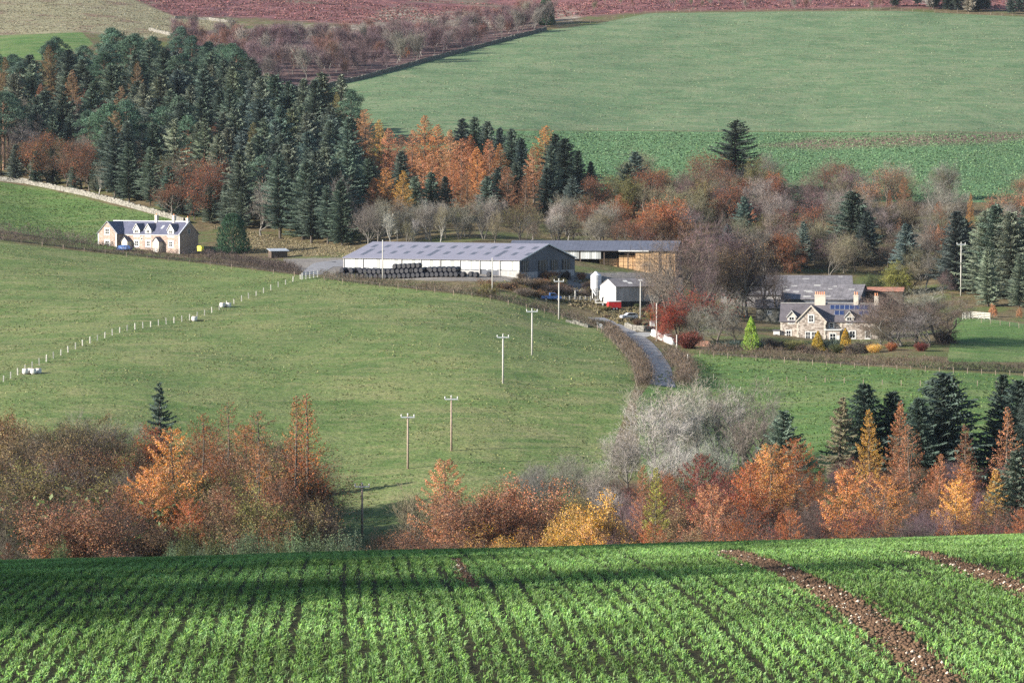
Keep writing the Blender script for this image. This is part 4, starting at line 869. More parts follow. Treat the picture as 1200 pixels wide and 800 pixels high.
for (px, yt, Y, kind, col, wd, lab) in [
  (478, 552, 480, 'ash_tall', 'twigolive', 1.2, 'pale olive leafless tree at the mouth of the shaded hollow'), (522, 536, 475, 'larch_wide', 'salmon', 1.0, 'pinkish brown spreading larch at the near end of the right valley wood'), (560, 556, 462, 'oak', 'russet', 1.2, 'rounded russet tree next to the pinkish brown larch'), (592, 548, 468, 'oak', 'salmon', 1.0, 'pinkish rounded tree below the pale leafless bushes'),
  (675, 566, 450, 'oak_dense', 'gold', 1.1, 'golden yellow oak in the right valley wood'), (650, 585, 442, 'oak', 'gold', .9, 'lower golden tree beside the golden oak'), (768, 545, 455, 'larch', 'yellowgreen', .8, 'narrow yellow green tree below the big pale trees'), (752, 543, 465, 'larch', 'salmon', .9, 'pink orange larch below the big pale trees'),
  (822, 530, 470, 'larch_wide', 'maroon', .8, 'dark red tree below the big pale trees'), (840, 548, 462, 'oak', 'maroon', .9, 'second dark red tree below the big pale trees'), (905, 518, 478, 'larch_wide', 'orange', 1.2, 'wide orange larch in the right valley wood'), (880, 540, 462, 'larch_wide', 'rust', 1.0, 'rusty larch beside the wide orange larch'),
  (835, 565, 446, 'larch_wide', 'salmon', 1.0, 'salmon larch in the lower right valley wood'), (935, 512, 485, 'larch_wide', 'rust', 1.0, 'rusty topped larch beside the wide orange larch'), (985, 545, 452, 'larch_wide', 'orange', 1.1, 'orange larch in front of the dark spruces'), (1020, 478, 510, 'larch', 'gold', .95, 'yellow orange larch standing against the dark spruces'), (1052, 468, 512, 'larch', 'salmon', .9, 'salmon larch standing between the dark spruces'),
  (1068, 496, 490, 'larch_thin', 'salmon', 1.0, 'thin pinkish larch in front of the big spruce'), (1035, 556, 446, 'larch_wide', 'orange', 1.2, 'drooping orange larch in the lower right valley wood'), (1100, 530, 468, 'larch', 'salmon', 1.2, 'pinkish orange larch below the big spruce'), (1128, 540, 460, 'larch', 'orange', 1.2, 'orange larch with a broad top below the big spruce'), (1115, 560, 444, 'larch_wide', 'gold', 1.0, 'gold larch in front of the orange broad topped larch'),
  (1178, 474, 505, 'larch_thin', 'salmon', 1.0, 'tall thin pinkish larch beside the spruces near the field end'), (1165, 548, 450, 'larch', 'gold', 1.1, 'gold larch next to the shaded spruce'), (1132, 495, 500, 'larch_thin', 'russet', 1.0, 'thin russet larch right of the big spruce'),
  (1014, 446, 540, 'spruce', 'darkspruce', 1.6, 'dark spruce standing against the green field'), (1046, 456, 540, 'spruce', 'darkspruce', 1.4, 'smaller dark spruce beside the dark spruce against the field'), (1104, 433, 535, 'spruce', 'darkspruce', 2.1, 'big broad dark spruce standing against the green field'), (1078, 462, 530, 'spruce', 'darkspruce', 1.2, 'dark spruce close against the big broad spruce'),
  (1170, 436, 540, 'spruce', 'darkspruce', 1.0, 'slender dark spruce near the end of the right valley wood'), (1192, 440, 535, 'spruce', 'darkspruce', 1.4, 'dark spruce beside the slender one near the end of the wood'), (1208, 450, 530, 'spruce', 'darkspruce', 1.1, 'last dark spruce at the end of the right valley wood'), (1190, 525, 450, 'spruce', 'spruce', 1.5, 'blue green spruce low down at the end of the right valley wood'),
  (981, 462, 535, 'spruce_open', 'twigolive', .95, 'thin greyish dying conifer standing against the green field'), (915, 478, 540, 'spruce', 'spruce', 1.3, 'green spruce half hidden beside the big pale trees')]:
    plant_top(kind, px, yt, Y, col, lab, wide=wd)
for (px, yt, Y, wd) in [(790, 428, 562, .95), (762, 450, 552, .9), (738, 490, 545, .85), (816, 450, 556, .8), (778, 500, 525, .8), (850, 442, 562, .9), (880, 430, 568, 1.05), (905, 458, 560, .75), (868, 462, 550, .9), (845, 498, 525, .8)]:
    plant_top('bare_fine' if px not in (816, 905) else 'ash_tall', px, yt, Y, 'twigpale' if px < 860 else 'twiggrey', ('big pale leafless tree at the bottom of the farm lane' if px < 840 else 'big greyish leafless tree beside the pale trees at the lane') + (', tallest of its clump' if yt < 435 else ', low at its front' if yt > 475 else ', on the pasture side' if px < 765 or 840 < px < 855 else ''), 'pale leafless trees below the lane', wide=wd * 1.25)
for (px, yt, Y) in [(618, 535, 515), (645, 532, 520), (672, 517, 528), (690, 530, 520), (715, 542, 510)]:
    plant_top('bare_fine', px, yt, Y, 'twiggrey', 'pale grey leafless bushy tree at the lower pasture edge', 'pale bushes at the pasture edge', wide=1.3)
# hedge line of hollies and thorns just beyond the crest
for q in range(26):
    px = 195 + q * 9.5 + Rn.uniform(-4, 4) if q < 24 else Rn.uniform(60, 190)
    yt = Rn.uniform(614, 638) if px < 435 else Rn.uniform(606, 630)
    plant_top('holly', px, yt, Rn.uniform(395, 415), 'holly' if Rn.random() < .75 else 'shrub', 'evergreen holly like bush in the hedge line behind the crest of the crop field', 'hedge line bushes behind the crop field', wide=.8)
for q in range(30):
    px = Rn.uniform(-10, 1215) if q > 6 else Rn.uniform(430, 640); yb = 640 - (px - 600) * .022
    plant_top('oak_thin', px, yb - Rn.uniform(2, 16), Rn.uniform(400, 420), Rn.choice(['brown', 'olive', 'russet', 'bramble']), 'low brown scrubby tree in the undergrowth behind the crest of the crop field', 'undergrowth trees behind the crop field', wide=1.0)
# trees beside the crop field, left of the view: their shadow falls over the far end of the crop
for (x, y, h, wd) in [(-38, 25.5, 18.5, 1.0), (-35, 29, 18.5, 1.0), (-32.5, 32.5, 18.5, 1.0), (-30, 36.5, 19, 1.0), (-27.5, 41, 19, 1.0), (-25, 45, 19, 1.0), (-23, 47, 20, 1.0), (-42, 29, 19, 1.0), (-39, 33.5, 19, 1.0), (-36, 37, 20, 1.0), (-33, 41, 20, 1.0), (-30, 46, 20, 1.0), (-21, 52, 20, 1.0)]:
    plant('oak_dense', (x, y, h1(x, y)), h, 'olive', 'olive brown leafy tree in the row beside the crop field', 'field edge tree row', wide=wd)

# thick trees whose shade fills the hollow
for (px, yt, Y, kind, col) in [(225, 530, 500, 'oak_dense', 'brown'), (255, 522, 508, 'oak_dense', 'russet'), (285, 528, 500, 'oak_dense', 'olive'), (310, 535, 512, 'oak_dense', 'brown'), (335, 545, 505, 'oak_dense', 'brown'), (270, 548, 485, 'oak_dense', 'olive'), (200, 535, 488, 'oak_dense', 'brown'), (240, 560, 470, 'oak', 'brown'), (352, 566, 495, 'oak_dense', 'olive')]:
    plant_top(kind, px, yt, Y, col, '%s broad thick crowned tree deep in the left valley wood' % CW[col], 'thick crowned trees of the left valley wood', wide=1.25)
# ---------------------------------------------------------------- building materials
def stone_mat(name, a, b, c, scale=2.6):
    t = NT(name); P = t.obj(); v = t.n('TexVoronoi', {'Vector': t.n('Mapping', {'Vector': P, 'Scale': (1, 1, 1.7)}).outputs[0], 'Scale': scale})
    col = t.ramp(t.n('SeparateColor', {'Color': v.outputs['Color']}).outputs[0], [(0.1, a), (0.5, b), (0.9, c)])
    t.principled(col, 0.9, t.bump(v.outputs[0], .5, .05), spec=.15); return t.m
def roof_mat(name, c, course=0.35, var=.25, axis='Z', rough=.55):
    t = NT(name); P = t.obj(); s = t.n('SeparateXYZ', {'Vector': P})
    f = t.noise(P, .55, 5, .65); g = t.noise(P, 3.0, 3)
    w = t.math('FRACT', t.math('DIVIDE', s.outputs[axis], course)); wv = t.math('LESS_THAN', w, .14)
    lo = tuple(x * (1 - var) for x in c); hi = tuple(x * (1 + var) for x in c)
    col = t.ramp(t.math('ADD', t.math('MULTIPLY', f, .6), t.math('MULTIPLY', g, .4)), [(.35, lo), (.65, hi)])
    col = t.mix(t.math('MULTIPLY', wv, .35), col, tuple(x * .5 for x in c))
    t.principled(col, rough, None, spec=.35); return t.m
M['slate'] = roof_mat('blue_slate', (0.075, 0.078, 0.115), .3)
M['slate_old'] = roof_mat('old_slate', (0.095, 0.085, 0.092), .3, .35)
M['asbestos'] = roof_mat('fibre_cement', (0.165, 0.162, 0.20), 1.1, .10, 'X', .65)
M['roof_dark'] = roof_mat('dark_sheet_roof', (0.085, 0.090, 0.115), 1.1, .2, 'X', .5)  # dark slate blue, with the straw barn roof's shaded look put in
M['roof_grey'] = roof_mat('weathered_sheet_roof', (0.135, 0.125, 0.13), 1.1, .45, 'X', .7)
M['sandstone'] = stone_mat('pink_sandstone', (0.21, 0.152, 0.122), (0.275, 0.205, 0.168), (0.33, 0.262, 0.22))
M['rubble'] = stone_mat('rubble_stone', (0.17, 0.142, 0.118), (0.28, 0.23, 0.19), (0.42, 0.37, 0.32), 2.0)
M['drystone'] = stone_mat('dry_stone', (0.105, 0.098, 0.083), (0.165, 0.155, 0.132), (0.24, 0.226, 0.195), 2.2)
M['darkstone'] = stone_mat('dark_stone', (0.055, 0.055, 0.045), (0.10, 0.095, 0.08), (0.17, 0.165, 0.14), 2.0)  # dark tone stands for the upper wall's shaded side; other stonework shares it
M['white'] = simple('white_paint', (0.50, 0.49, 0.465), .6, .08)
M['cream'] = simple('cream_stone', (0.46, 0.41, 0.34), .7, .12)
M['glass'] = simple('window_glass', (0.008, 0.010, 0.014), .35, .3, spec=.25)
M['board'] = None
def board_mat():
    t = NT('weathered_boards'); g = t.geo(); P = t.obj()
    c = t.ramp(g.outputs['Random Per Island'], [(0.0, (0.20, 0.205, 0.20)), (0.45, (0.36, 0.37, 0.36)), (1.0, (0.50, 0.51, 0.49))])
    v = t.n('Mapping', {'Vector': P, 'Scale': (3, 3, .3)}).outputs[0]
    c = t.mix(t.ramp(t.noise(v, 1.5, 4, .7), [(.45, (0, 0, 0)), (.75, (.6,)*3)]), c, (0.26, 0.27, 0.25))
    t.principled(c, .85, spec=.2); return t.m
M['board'] = board_mat()
M['darksheet'] = simple('dark_cladding', (0.065, 0.07, 0.085), .6, .3, .8, streak=True)
M['greysheet'] = simple('grey_cladding', (0.29, 0.275, 0.27), .7, .3, 1.0, streak=True)
M['concrete'] = simple('concrete', (0.28, 0.272, 0.258), .85, .2, 1.5)
M['timber'] = simple('dark_timber', (0.075, 0.055, 0.042), .85, .3, 3)
M['pole'] = simple('pole_timber', (0.27, 0.205, 0.16), .85, .25, 3)
M['pole_pale'] = simple('pale_pole', (0.36, 0.345, 0.31), .8, .2, 3)
M['post'] = simple('fence_post', (0.40, 0.385, 0.34), .85, .2, 3)
M['galv'] = simple('galvanised', (0.46, 0.48, 0.50), .45, .15, metallic=.4)
def straw_mat():
    t = NT('straw'); P = t.obj(); r = t.n('ObjectInfo').outputs['Random']
    c = t.ramp(t.noise(P, 4.0, 4, .65), [(.3, (0.36, 0.21, 0.10)), (.7, (0.62, 0.42, 0.23))])
    c = t.mix(t.math('MULTIPLY', r, .55), c, (0.30, 0.19, 0.11)); t.principled(c, .9, t.bump(t.noise(P, 16, 3), .6, .05), spec=.1); return t.m
M['straw'] = straw_mat()
M['black_wrap'] = simple('black_wrap', (0.006, 0.007, 0.013), .42, .3, 3, bump=.1, spec=.3)
M['red'] = simple('red_paint', (0.52, 0.025, 0.025), .5, .15); M['blue'] = simple('blue_paint', (0.05, 0.11, 0.27), .45, .2); M['yellow'] = simple('yellow_plastic', (0.68, 0.60, 0.06), .5, .1)
M['rubber'] = simple('tyre_rubber', (0.022, 0.022, 0.024), .8, .2); M['darkgrey'] = simple('dark_machine', (0.05, 0.055, 0.06), .5, .3); M['silver'] = simple('silver_paint', (0.50, 0.50, 0.52), .35, .1, metallic=.3)
M['siloskin'] = simple('white_silo_skin', (0.55, 0.56, 0.58), .45, .06); M['pot'] = simple('clay_pot', (0.52, 0.23, 0.12), .8, .15); M['solar'] = simple('solar_glass', (0.020, 0.032, 0.085), .12, .25, 2, spec=.6)
M['wire'] = simple('fence_wire', (0.09, 0.09, 0.088), .8, .2); M['asphalt'] = simple('asphalt', (0.17, 0.166, 0.172), .8, .2, .7); M['brownroof'] = simple('rusty_sheet', (0.26, 0.12, 0.08), .7, .3, 1.5)

# ---------------------------------------------------------------- building helpers
def block(root, x0, x1, y0, y1, ze, zr, axis, wall, base=-1.6, name='wall'):
    m = MB()
    if axis == 'x': m.prism([(y0, base), (y1, base), (y1, ze), ((y0 + y1) / 2, zr), (y0, ze)], 'x', x0, x1)
    else: m.prism([(x0, base), (x1, base), (x1, ze), ((x0 + x1) / 2, zr), (x0, ze)], 'y', y0, y1)
    return m.build(name, M[wall], root)
def roof(root, x0, x1, y0, y1, ze, zr, axis, mat, ov=.25, th=.12, eov=.3, name='roof', ridge=None):
    """two sloping slabs sitting on the walls"""
    a0, a1, b0, b1 = (x0, x1, y0, y1) if axis == 'x' else (y0, y1, x0, x1)
    c = (b0 + b1) / 2; sl = (zr - ze) / (c - b0); m = MB(); lift = .03
    for (e, s) in ((b0, -1), (b1, 1)):
        eo = e + s * eov; zo = ze - sl * eov
        m.prism([(eo, zo + lift), (c, zr + lift), (c, zr + lift + th), (eo, zo + lift + th)], axis, a0 - ov, a1 + ov)
    o = m.build(name, M[mat], root)
    if ridge:
        r = MB()
        if axis == 'x': r.box(a0 - ov, a1 + ov, c - .18, c + .18, zr + lift + th - .05, zr + lift + th + .12)
        else: r.box(c - .18, c + .18, a0 - ov, a1 + ov, zr + lift + th - .05, zr + lift + th + .12)
        r.build('ridge_cap', M[ridge], o)
    return o
_wm = {}
def window(parent, x, y, z, w=1.0, h=1.3, nx=2, nz=2, rz=0.0, surround=.22, frame='white', sur='white'):
    key = (w, h, nx, nz, surround, frame, sur)
    if key not in _wm:
        f = MB(); W, Hh = w / 2, h / 2
        if surround: 
            f.box(-W - surround, -W, -.06, .02, -Hh - surround, Hh + surround); f.box(W, W + surround, -.06, .02, -Hh - surround, Hh + surround)
            f.box(-W, W, -.06, .02, Hh, Hh + surround); f.box(-W, W, -.09, .02, -Hh - surround, -Hh)
        b = .05
        for i in range(nx + 1):
            q = -W + w * i / nx; f.box(q - b, q + b, -.05, .0, -Hh, Hh)
        for i in range(nz + 1):
            q = -Hh + h * i / nz; f.box(-W, W, -.045, .0, q - b, q + b)
        g = MB(); g.box(-W, W, -.02, .01, -Hh, Hh)
        _wm[key] = (f.mesh('window', M[frame]), g.mesh('pane', M['glass']))
    fm, gm = _wm[key]
    o = new_obj('window', fm, parent, (x, y, z), rz); new_obj('pane', gm, o); return o
def chimney(root, x, y, z0, z1, w=.9, d=.7, mat='cream', pots=2, potz=.55):
    m = MB().box(x - w / 2, x + w / 2, y - d / 2, y + d / 2, z0, z1).box(x - w / 2 - .08, x + w / 2 + .08, y - d / 2 - .08, y + d / 2 + .08, z1 - .28, z1 - .1)
    o = m.build('chimney', M[mat], root)
    for i in range(pots):
        px = x + (i - (pots - 1) / 2) * (w / max(pots, 1)) ; MB().lathe([(.16, z1 - .02), (.13, z1 + potz * .6), (.16, z1 + potz)], 8, px, y).build('chimney_pot', M['pot'], o)
    return o
def dormer(root, x, w, zb, ze, zr, y0, depth, wall, rmat, win=True):
    d = MB().prism([(x - w / 2, zb), (x + w / 2, zb), (x + w / 2, ze), (x, zr), (x - w / 2, ze)], 'y', y0, y0 + depth).build('dormer', M[wall], root)
    m = MB(); sl = (zr - ze) / (w / 2)
    for s in (-1, 1):
        e = x + s * (w / 2 + .22); zz = ze - sl * .22
        m.prism([(e, zz + .03), (x, zr + .03), (x, zr + .14), (e, zz + .14)], 'y', y0 - .18, y0 + depth)
    m.build('dormer_roof', M[rmat], d)
    v = MB()
    for s in (-1, 1):
        e = x + s * (w / 2 + .24); zz = ze - sl * .24
        v.prism([(e, zz - .12), (x, zr - .1), (x, zr + .1), (e, zz + .08)], 'y', y0 - .24, y0 - .181)
    v.build('bargeboard', M['white'], d)
    if win: window(d, x, y0 - .002, (zb + ze) / 2 + .05, min(1.2, w * .55), (ze - zb) * .72, 2, 2, surround=.18)
    return d
def skews(root, x, y0, y1, ze, zr, mat='white', t=.3, axis='y'):
    """raised gable coping on a gable lying in the plane of constant x (axis y) or constant y (axis x)"""
    c = (y0 + y1) / 2; sl = (zr - ze) / (c - y0); m = MB()
    for (e, s) in ((y0, -1), (y1, 1)):
        eo = e + s * .3; zo = ze - sl * .3
        m.prism([(eo, zo - .06), (c, zr - .05), (c, zr + .28), (eo, zo + .27)], 'x' if axis == 'y' else 'y', x - t / 2, x + t / 2)
    return m.build('skew', M[mat], root)

# ---------------------------------------------------------------- pink cottage on the left
TH = math.radians(-38.0)
def root_at(name, px, Y, rz, zpy=None, dz=0.0):
    p = gp(px, Y)
    if zpy is not None: p.z = pt(px, zpy, Y).z
    return empty(name, (p.x, p.y, p.z + dz), rz)
ct = root_at('cottage', 123, 955, TH, 292.0)
tag(ct, 'long pink stone cottage with blue slate roof, dormers and white trim behind the hedge', 'house')
L, D, ZE, ZR = 28.6, 7.4, 4.5, 7.75
block(ct, 0.02, L, 0, D, ZE, ZR, 'x', 'sandstone'); block(ct, 0, 7.2, -2.7, 3.7, ZE, ZR - .1, 'y', 'sandstone', name='wing_wall')
roof(ct, 0.02, L, 0, D, ZE, ZR, 'x', 'slate', ridge='galv'); roof(ct, 0, 7.2, -2.7, 3.7, ZE, ZR - .1, 'y', 'slate', name='wing_roof')
skews(ct, -2.7, 0, 7.2, ZE, ZR - .1, axis='x'); skews(ct, L, 0, D, ZE, ZR, 'galv')
m = MB()
for (x, y) in ((0, -2.74), (6.86, -2.74)): m.box(x, x + .34, y, y + .06, -1, ZE)
m.box(L - .34, L, -.05, .01, -1, ZE); m.build('quoin', M['white'], ct)
MB().box(7.5, L - .3, -.20, .0, ZE - .42, ZE - .12).build('eaves_board', M['white'], ct)
for xw in (12.3, 16.7, 25.3):
    dormer(ct, xw, 2.3, 3.55, 5.75, 7.2, -.06, 3.0, 'white', 'slate')
    window(ct, xw, -.002, 1.75, 1.35, 1.35, 2, 2, surround=.35)
window(ct, 3.6, -2.702, 5.0, 1.5, 1.5, 2, 2, surround=.32); window(ct, 3.6, -2.702, 1.75, 1.5, 1.4, 2, 2, surround=.4); window(ct, 14.3, -.002, 3.1, .6, .7, 1, 1, surround=.08)
def porch(root, x, w, d, ze, zr, y0=0):
    p = MB().prism([(x - w / 2, -1), (x + w / 2, -1), (x + w / 2, ze), (x, zr), (x - w / 2, ze)], 'y', y0 - d, y0).build('porch', M['cream'], root)
    r = MB(); sl = (zr - ze) / (w / 2)
    for s in (-1, 1):
        e = x + s * (w / 2 + .2); zz = ze - sl * .2; r.prism([(e, zz + .02), (x, zr + .02), (x, zr + .14), (e, zz + .14)], 'y', y0 - d - .2, y0)
    r.build('porch_roof', M['slate'], p)
    MB().box(x - .45, x + .45, y0 - d - .05, y0 - d + .02, -.8, 1.9).build('door', M['white'], p)
porch(ct, 9.3, 2.2, 1.8, 2.5, 3.6); porch(ct, 21.3, 2.2, 1.8, 2.5, 3.6)
for (x, z) in ((16.4, 9.6), (23.0, 9.5), (L - .4, 8.9)): chimney(ct, x, D / 2, 7.0, z, .8, .8, 'cream', 1, .5)
sky_m = M['white']
for x in (10.6, 20.4):
    q = 1.9; z = ZE + (ZR - ZE) * q / (D / 2) + .17; sl = (ZR - ZE) / (D / 2)
    MB().poly([(x - .4, q - .5, z - .5 * sl + .02), (x + .4, q - .5, z - .5 * sl + .02), (x + .4, q + .5, z + .5 * sl + .02), (x - .4, q + .5, z + .5 * sl + .02)]).build('skylight', M['galv'], ct)
window(ct, L + .002, D / 2, 5.2, .9, 1.1, 1, 2, rz=math.pi / 2, surround=0)
# things in front of the cottage
def heap(name, px, Y, sx, sy, sz, mat, label, cat, dz=0):
    p = gp(px, Y); m = MB(); n = 12
    prof = [(1, 0), (.97, .35), (.8, .75), (.45, .96), (.05, 1.0)]
    m.lathe([(r, z) for r, z in prof], n); o = m.build(name, M[mat], None, (p.x, p.y, p.z + dz), -.6, True); o.scale = (sx, sy, sz)
    return tag(o, label, cat)
heap('tarpaulin_heap', 146, 940, 2.8, 1.4, 1.3, 'blue', 'blue tarpaulin covered heap in front of the cottage wing', 'tarpaulin', .2)
b = root_at('grit_bin', 235, 934, TH, 294); MB().prism([(-.7, 0), (.7, 0), (.8, 1.0), (-.8, 1.0)], 'y', -.5, .5).build('bin', M['yellow'], b); MB().prism([(-.85, 1.01), (.85, 1.01), (.6, 1.35), (-.6, 1.35)], 'y', -.55, .55).build('lid', M['yellow'], b)
tag(b, 'small yellow bin at the shaded end of the cottage', 'bin')

# ---------------------------------------------------------------- long barn
TB_ = math.radians(-29.5)
bn = root_at('long_barn', 403, 866, TB_, 322.0)
tag(bn, 'long barn with grey sheet roof, dark rooflights and pale boarded side', 'barn')
BL, BW, BE, BR = 51.0, 28.6, 4.3, 8.0
block(bn, .15, BL - .1, .2, BW, BE - .1, BR - .12, 'x', 'darksheet')
o = roof(bn, 0, BL, 0, BW, BE, BR, 'x', 'asbestos', .3, .12, .4)
sl = (BR - BE) / (BW / 2)
def on_roof(x, y): return (x, y, BE + sl * y + .162)
def rooflight(x, y, w, d, skew=0.0):
    MB().poly([on_roof(x - w / 2, y - d / 2), on_roof(x + w / 2, y - d / 2), on_roof(x + w / 2 + skew, y + d / 2), on_roof(x - w / 2 + skew, y + d / 2)]).build('rooflight', M['rlight'], o)
M['rlight'] = simple('dirty_rooflight', (0.075, 0.078, 0.095), .4, .2)
for i in range(13):
    rooflight(2.8 + i * 3.9, 10.3, 1.3, 2.3)
    rooflight(3.9 + i * 3.9, 5.0, 1.3, 2.3 if i % 5 else 5.5)
r_ = random.Random(4)
for bay in range(9):
    x0 = bay * BL / 9; m = MB(); x = x0 + .06
    while x < x0 + BL / 9 - .1:
        w = min(r_.choice([.45, .6, .9, 1.1]), x0 + BL / 9 - .06 - x); dy = r_.uniform(0, .05)
        m.box(x, x + w - .035, .06 + dy, .12 + dy, 1.9 + r_.uniform(-.15, .1), BE - .05); x += w
    m.build('cladding_panel', M['board'], bn)
    MB().box(x0 - .12, x0 + .12, -.12, .12, -1, BE - .02).build('post', M['greysheet'], bn)
    if bay not in (3, 7): MB().box(x0 + .13, x0 + BL / 9 - .13, .04, .19, -1.2, 1.7).build('plinth', M['concrete'], bn)
for (y0, y1, z0, z1, mt) in ((.6, 9, -1, 1.3, 'greysheet'), (14.6, 28, -1, 1.4, 'greysheet')):
    MB().box(BL - .1, BL + .05, y0, y1, z0, z1).build('gable_panel', M[mt], bn)
for (y0, y1) in ((1.2, 4.4), (9.6, 14.0), (16, 19.5), (22, 26)):
    MB().box(BL - .1, BL + .03, y0, y1, 1.42, 4.1).build('opening', M['glass'], bn)
    for k in range(3): MB().box(BL - .1, BL + .06, y0 + (y1 - y0) * (k + .5) / 3 - .06, y0 + (y1 - y0) * (k + .5) / 3 + .06, 1.42, 4.1).build('mullion', M['greysheet'], bn)
m = MB()
for s in (0, 1):
    a, b_ = (0, BW / 2) if s == 0 else (BW / 2, BW)
    za, zb = (BE, BR) if s == 0 else (BR, BE); m.prism([(a, za - .1), (b_, zb - .1), (b_, zb + .17), (a, za + .17)], 'x', BL + .301, BL + .36)
m.build('verge_trim', M['galv'], bn)
# wrapped silage bales in front of the barn
def bale_mesh():
    m = MB(); R, h = .66, 1.25; n = 14
    m.lathe([(R * .80, 0), (R * .97, .08), (R, .2), (R * 1.02, h / 2), (R, h - .2), (R * .97, h - .08), (R * .80, h)], n); return m.mesh('silage_bale', M['black_wrap'], False)
bm_ = bale_mesh(); R3 = random.Random(8)
c_, s_ = math.cos(TB_), math.sin(TB_)
def bl(x, y): 
    p = bn.matrix_world @ Vector((x, y, 0)) if False else Vector((bn.location.x + c_ * x - s_ * y, bn.location.y + s_ * x + c_ * y, 0)); return p
def bale(x, y, tier, lab, grp):
    p = bl(x, y); z = h1(p.x, p.y) + tier * 1.14
    o = new_obj('silage_bale', bm_, None, (p.x, p.y, max(z, bn.location.z - 1.0 + tier * 1.14))); o.rotation_euler = (math.pi / 2, R3.uniform(-.5, .5), TB_ + R3.uniform(-.05, .05)); o.location.z += .62
    tag(o, lab, 'bale', grp)
GB = 'black silage bales stacked by the long barn'
for row in range(2):
    for i in range(26):
        x = 3.2 + i * 1.36
        bale(x, -6.4 + row * 1.4, 0, 'black wrapped bale in the bottom tier of the stack by the long barn', GB)
for row in range(2):
    for i in range(25):
        if R3.random() < .05: continue
        bale(4.0 + i * 1.36, -6.2 + row * 1.4, 1, 'black wrapped bale in the second tier of the stack by the long barn', GB)
for i in range(6): bale(19 + i * 1.36, -5.4, 2, 'black wrapped bale on top of the stack by the long barn', GB)
for (x, y) in ((38.9, -6.0), (40.6, -5.0), (42.3, -5.6), (44.6, -3.0)): bale(x, y, 0, 'loose black bale fallen beyond the end of the stack', 'fallen silage bales')

# ---------------------------------------------------------------- open straw barn behind
TS = math.radians(-9.0)
sb = root_at('straw_barn', 597, 902, TS, 322.5)
tag(sb, 'open fronted barn with dark roof filled with golden straw bales', 'barn')
SL, SW, SE, SR = 44.0, 15.0, 6.7, 8.9
MB().box(0, SL, SW - .2, SW, -1.5, SE).build('back_wall', M['darksheet'], sb)
MB().box(0, .2, .3, SW - .2, -1.5, SE).build('side_wall', M['darksheet'], sb)
MB().box(SL - .2, SL, 6, SW - .2, -1.5, SE).build('side_wall', M['darksheet'], sb)
o2 = roof(sb, 0, SL, 0, SW, SE, SR, 'x', 'roof_dark', .5, .14, .7)
for x in (1.5, 13.5):
    MB().poly([(x, 6.2, SE + .3 * 6.2 + .12), (x + 2.0, 6.2, SE + .3 * 6.2 + .12), (x + 2.0, 6.9, SE + .3 * 6.9 + .12), (x, 6.9, SE + .3 * 6.9 + .12)]).build('rooflight', M['white'], o2)
MB().box(0, SL, -.05, .12, SE - .45, SE - .2).build('eaves_beam', M['timber'], sb)
for i in range(8):
    x = i * SL / 7; MB().box(x - .15, x + .15, -.12, .2, -1.5, SE - .46).build('post', M['timber'], sb)
for (x0, x1) in ((13.2, 18.7), (18.95, 24.3)):
    m = MB(); x = x0
    while x < x1 - .1:
        m.box(x, min(x1, x + .55), -.22, -.14, SE - 2.3, SE - .1); x += .6
    m.build('front_panel', M['board'], sb)
MB().box(29, 37, -.8, -.72, SE - .34, SE - .02).build('gutter', M['white'], sb)
sm = MB().box(-1.17, 1.17, -.56, .56, 0, .84).mesh('straw_bale', M['straw']); cs, ss = math.cos(TS), math.sin(TS); R5 = random.Random(3)
def straw(x, y, tier, end=False):
    X_ = sb.location.x + cs * x - ss * y; Y_ = sb.location.y + ss * x + cs * y
    o = new_obj('straw_bale', sm, None, (X_, Y_, sb.location.z - .05 + tier * .9), TS + (math.pi / 2 if end else 0) + R5.uniform(-.015, .015))
    tag(o, 'golden straw bale in the lower rows inside the open straw barn' if tier < 3 else 'golden straw bale in the upper rows inside the open straw barn', 'straw bale', 'straw bales in the open barn')
for (x0, n, y, tiers, end) in ((23.6, 2, 1.6, 3, False), (23.6, 2, 2.9, 5, False), (28.8, 2, 1.2, 2, False), (28.8, 4, 2.6, 6, True), (33.4, 5, 1.0, 7, True), (40.2, 3, 1.4, 7, True), (19.0, 2, 3, 3, False)):
    for i in range(n):
        for t in range(tiers): straw(x0 + (1.2 if not end else .6) + i * (2.45 if not end else 1.25), y + R5.uniform(-.06, .06), t, end)

# ---------------------------------------------------------------- white feed silo
fs = root_at('feed_silo', 698.5, 832, 0, 351.5); tag(fs, 'white feed silo on thin legs with a hopper bottom beside the shed', 'silo')
MB().lathe([(1.3, 2.9), (1.3, 6.0), (.35, 6.75), (.35, 6.95)], 20).build('tank', M['siloskin'], fs, smooth=False)
MB().lathe([(.2, 1.0), (1.299, 2.88)], 20).build('hopper', M['siloskin'], fs)
for i in range(4):
    a = .785 + i * 1.571; MB().tube((1.22 * math.cos(a), 1.22 * math.sin(a), -.6), (1.22 * math.cos(a), 1.22 * math.sin(a), 3.2), .11, .11, 6).build('leg', M['white'], fs)
m = MB()
for z in np.arange(.2, 6.5, .45): m.box(-.3, .3, -1.5, -1.44, z, z + .06)
m.box(-.34, -.28, -1.5, -1.44, -.4, 6.7).box(.28, .34, -1.5, -1.44, -.4, 6.7); m.build('ladder', M['white'], fs)
for i in range(2): MB().box(-.9 + i * .9, .0 + i * .9, -1.9, -1.2, -.5, .25).build('concrete_foot', M['white'], fs)

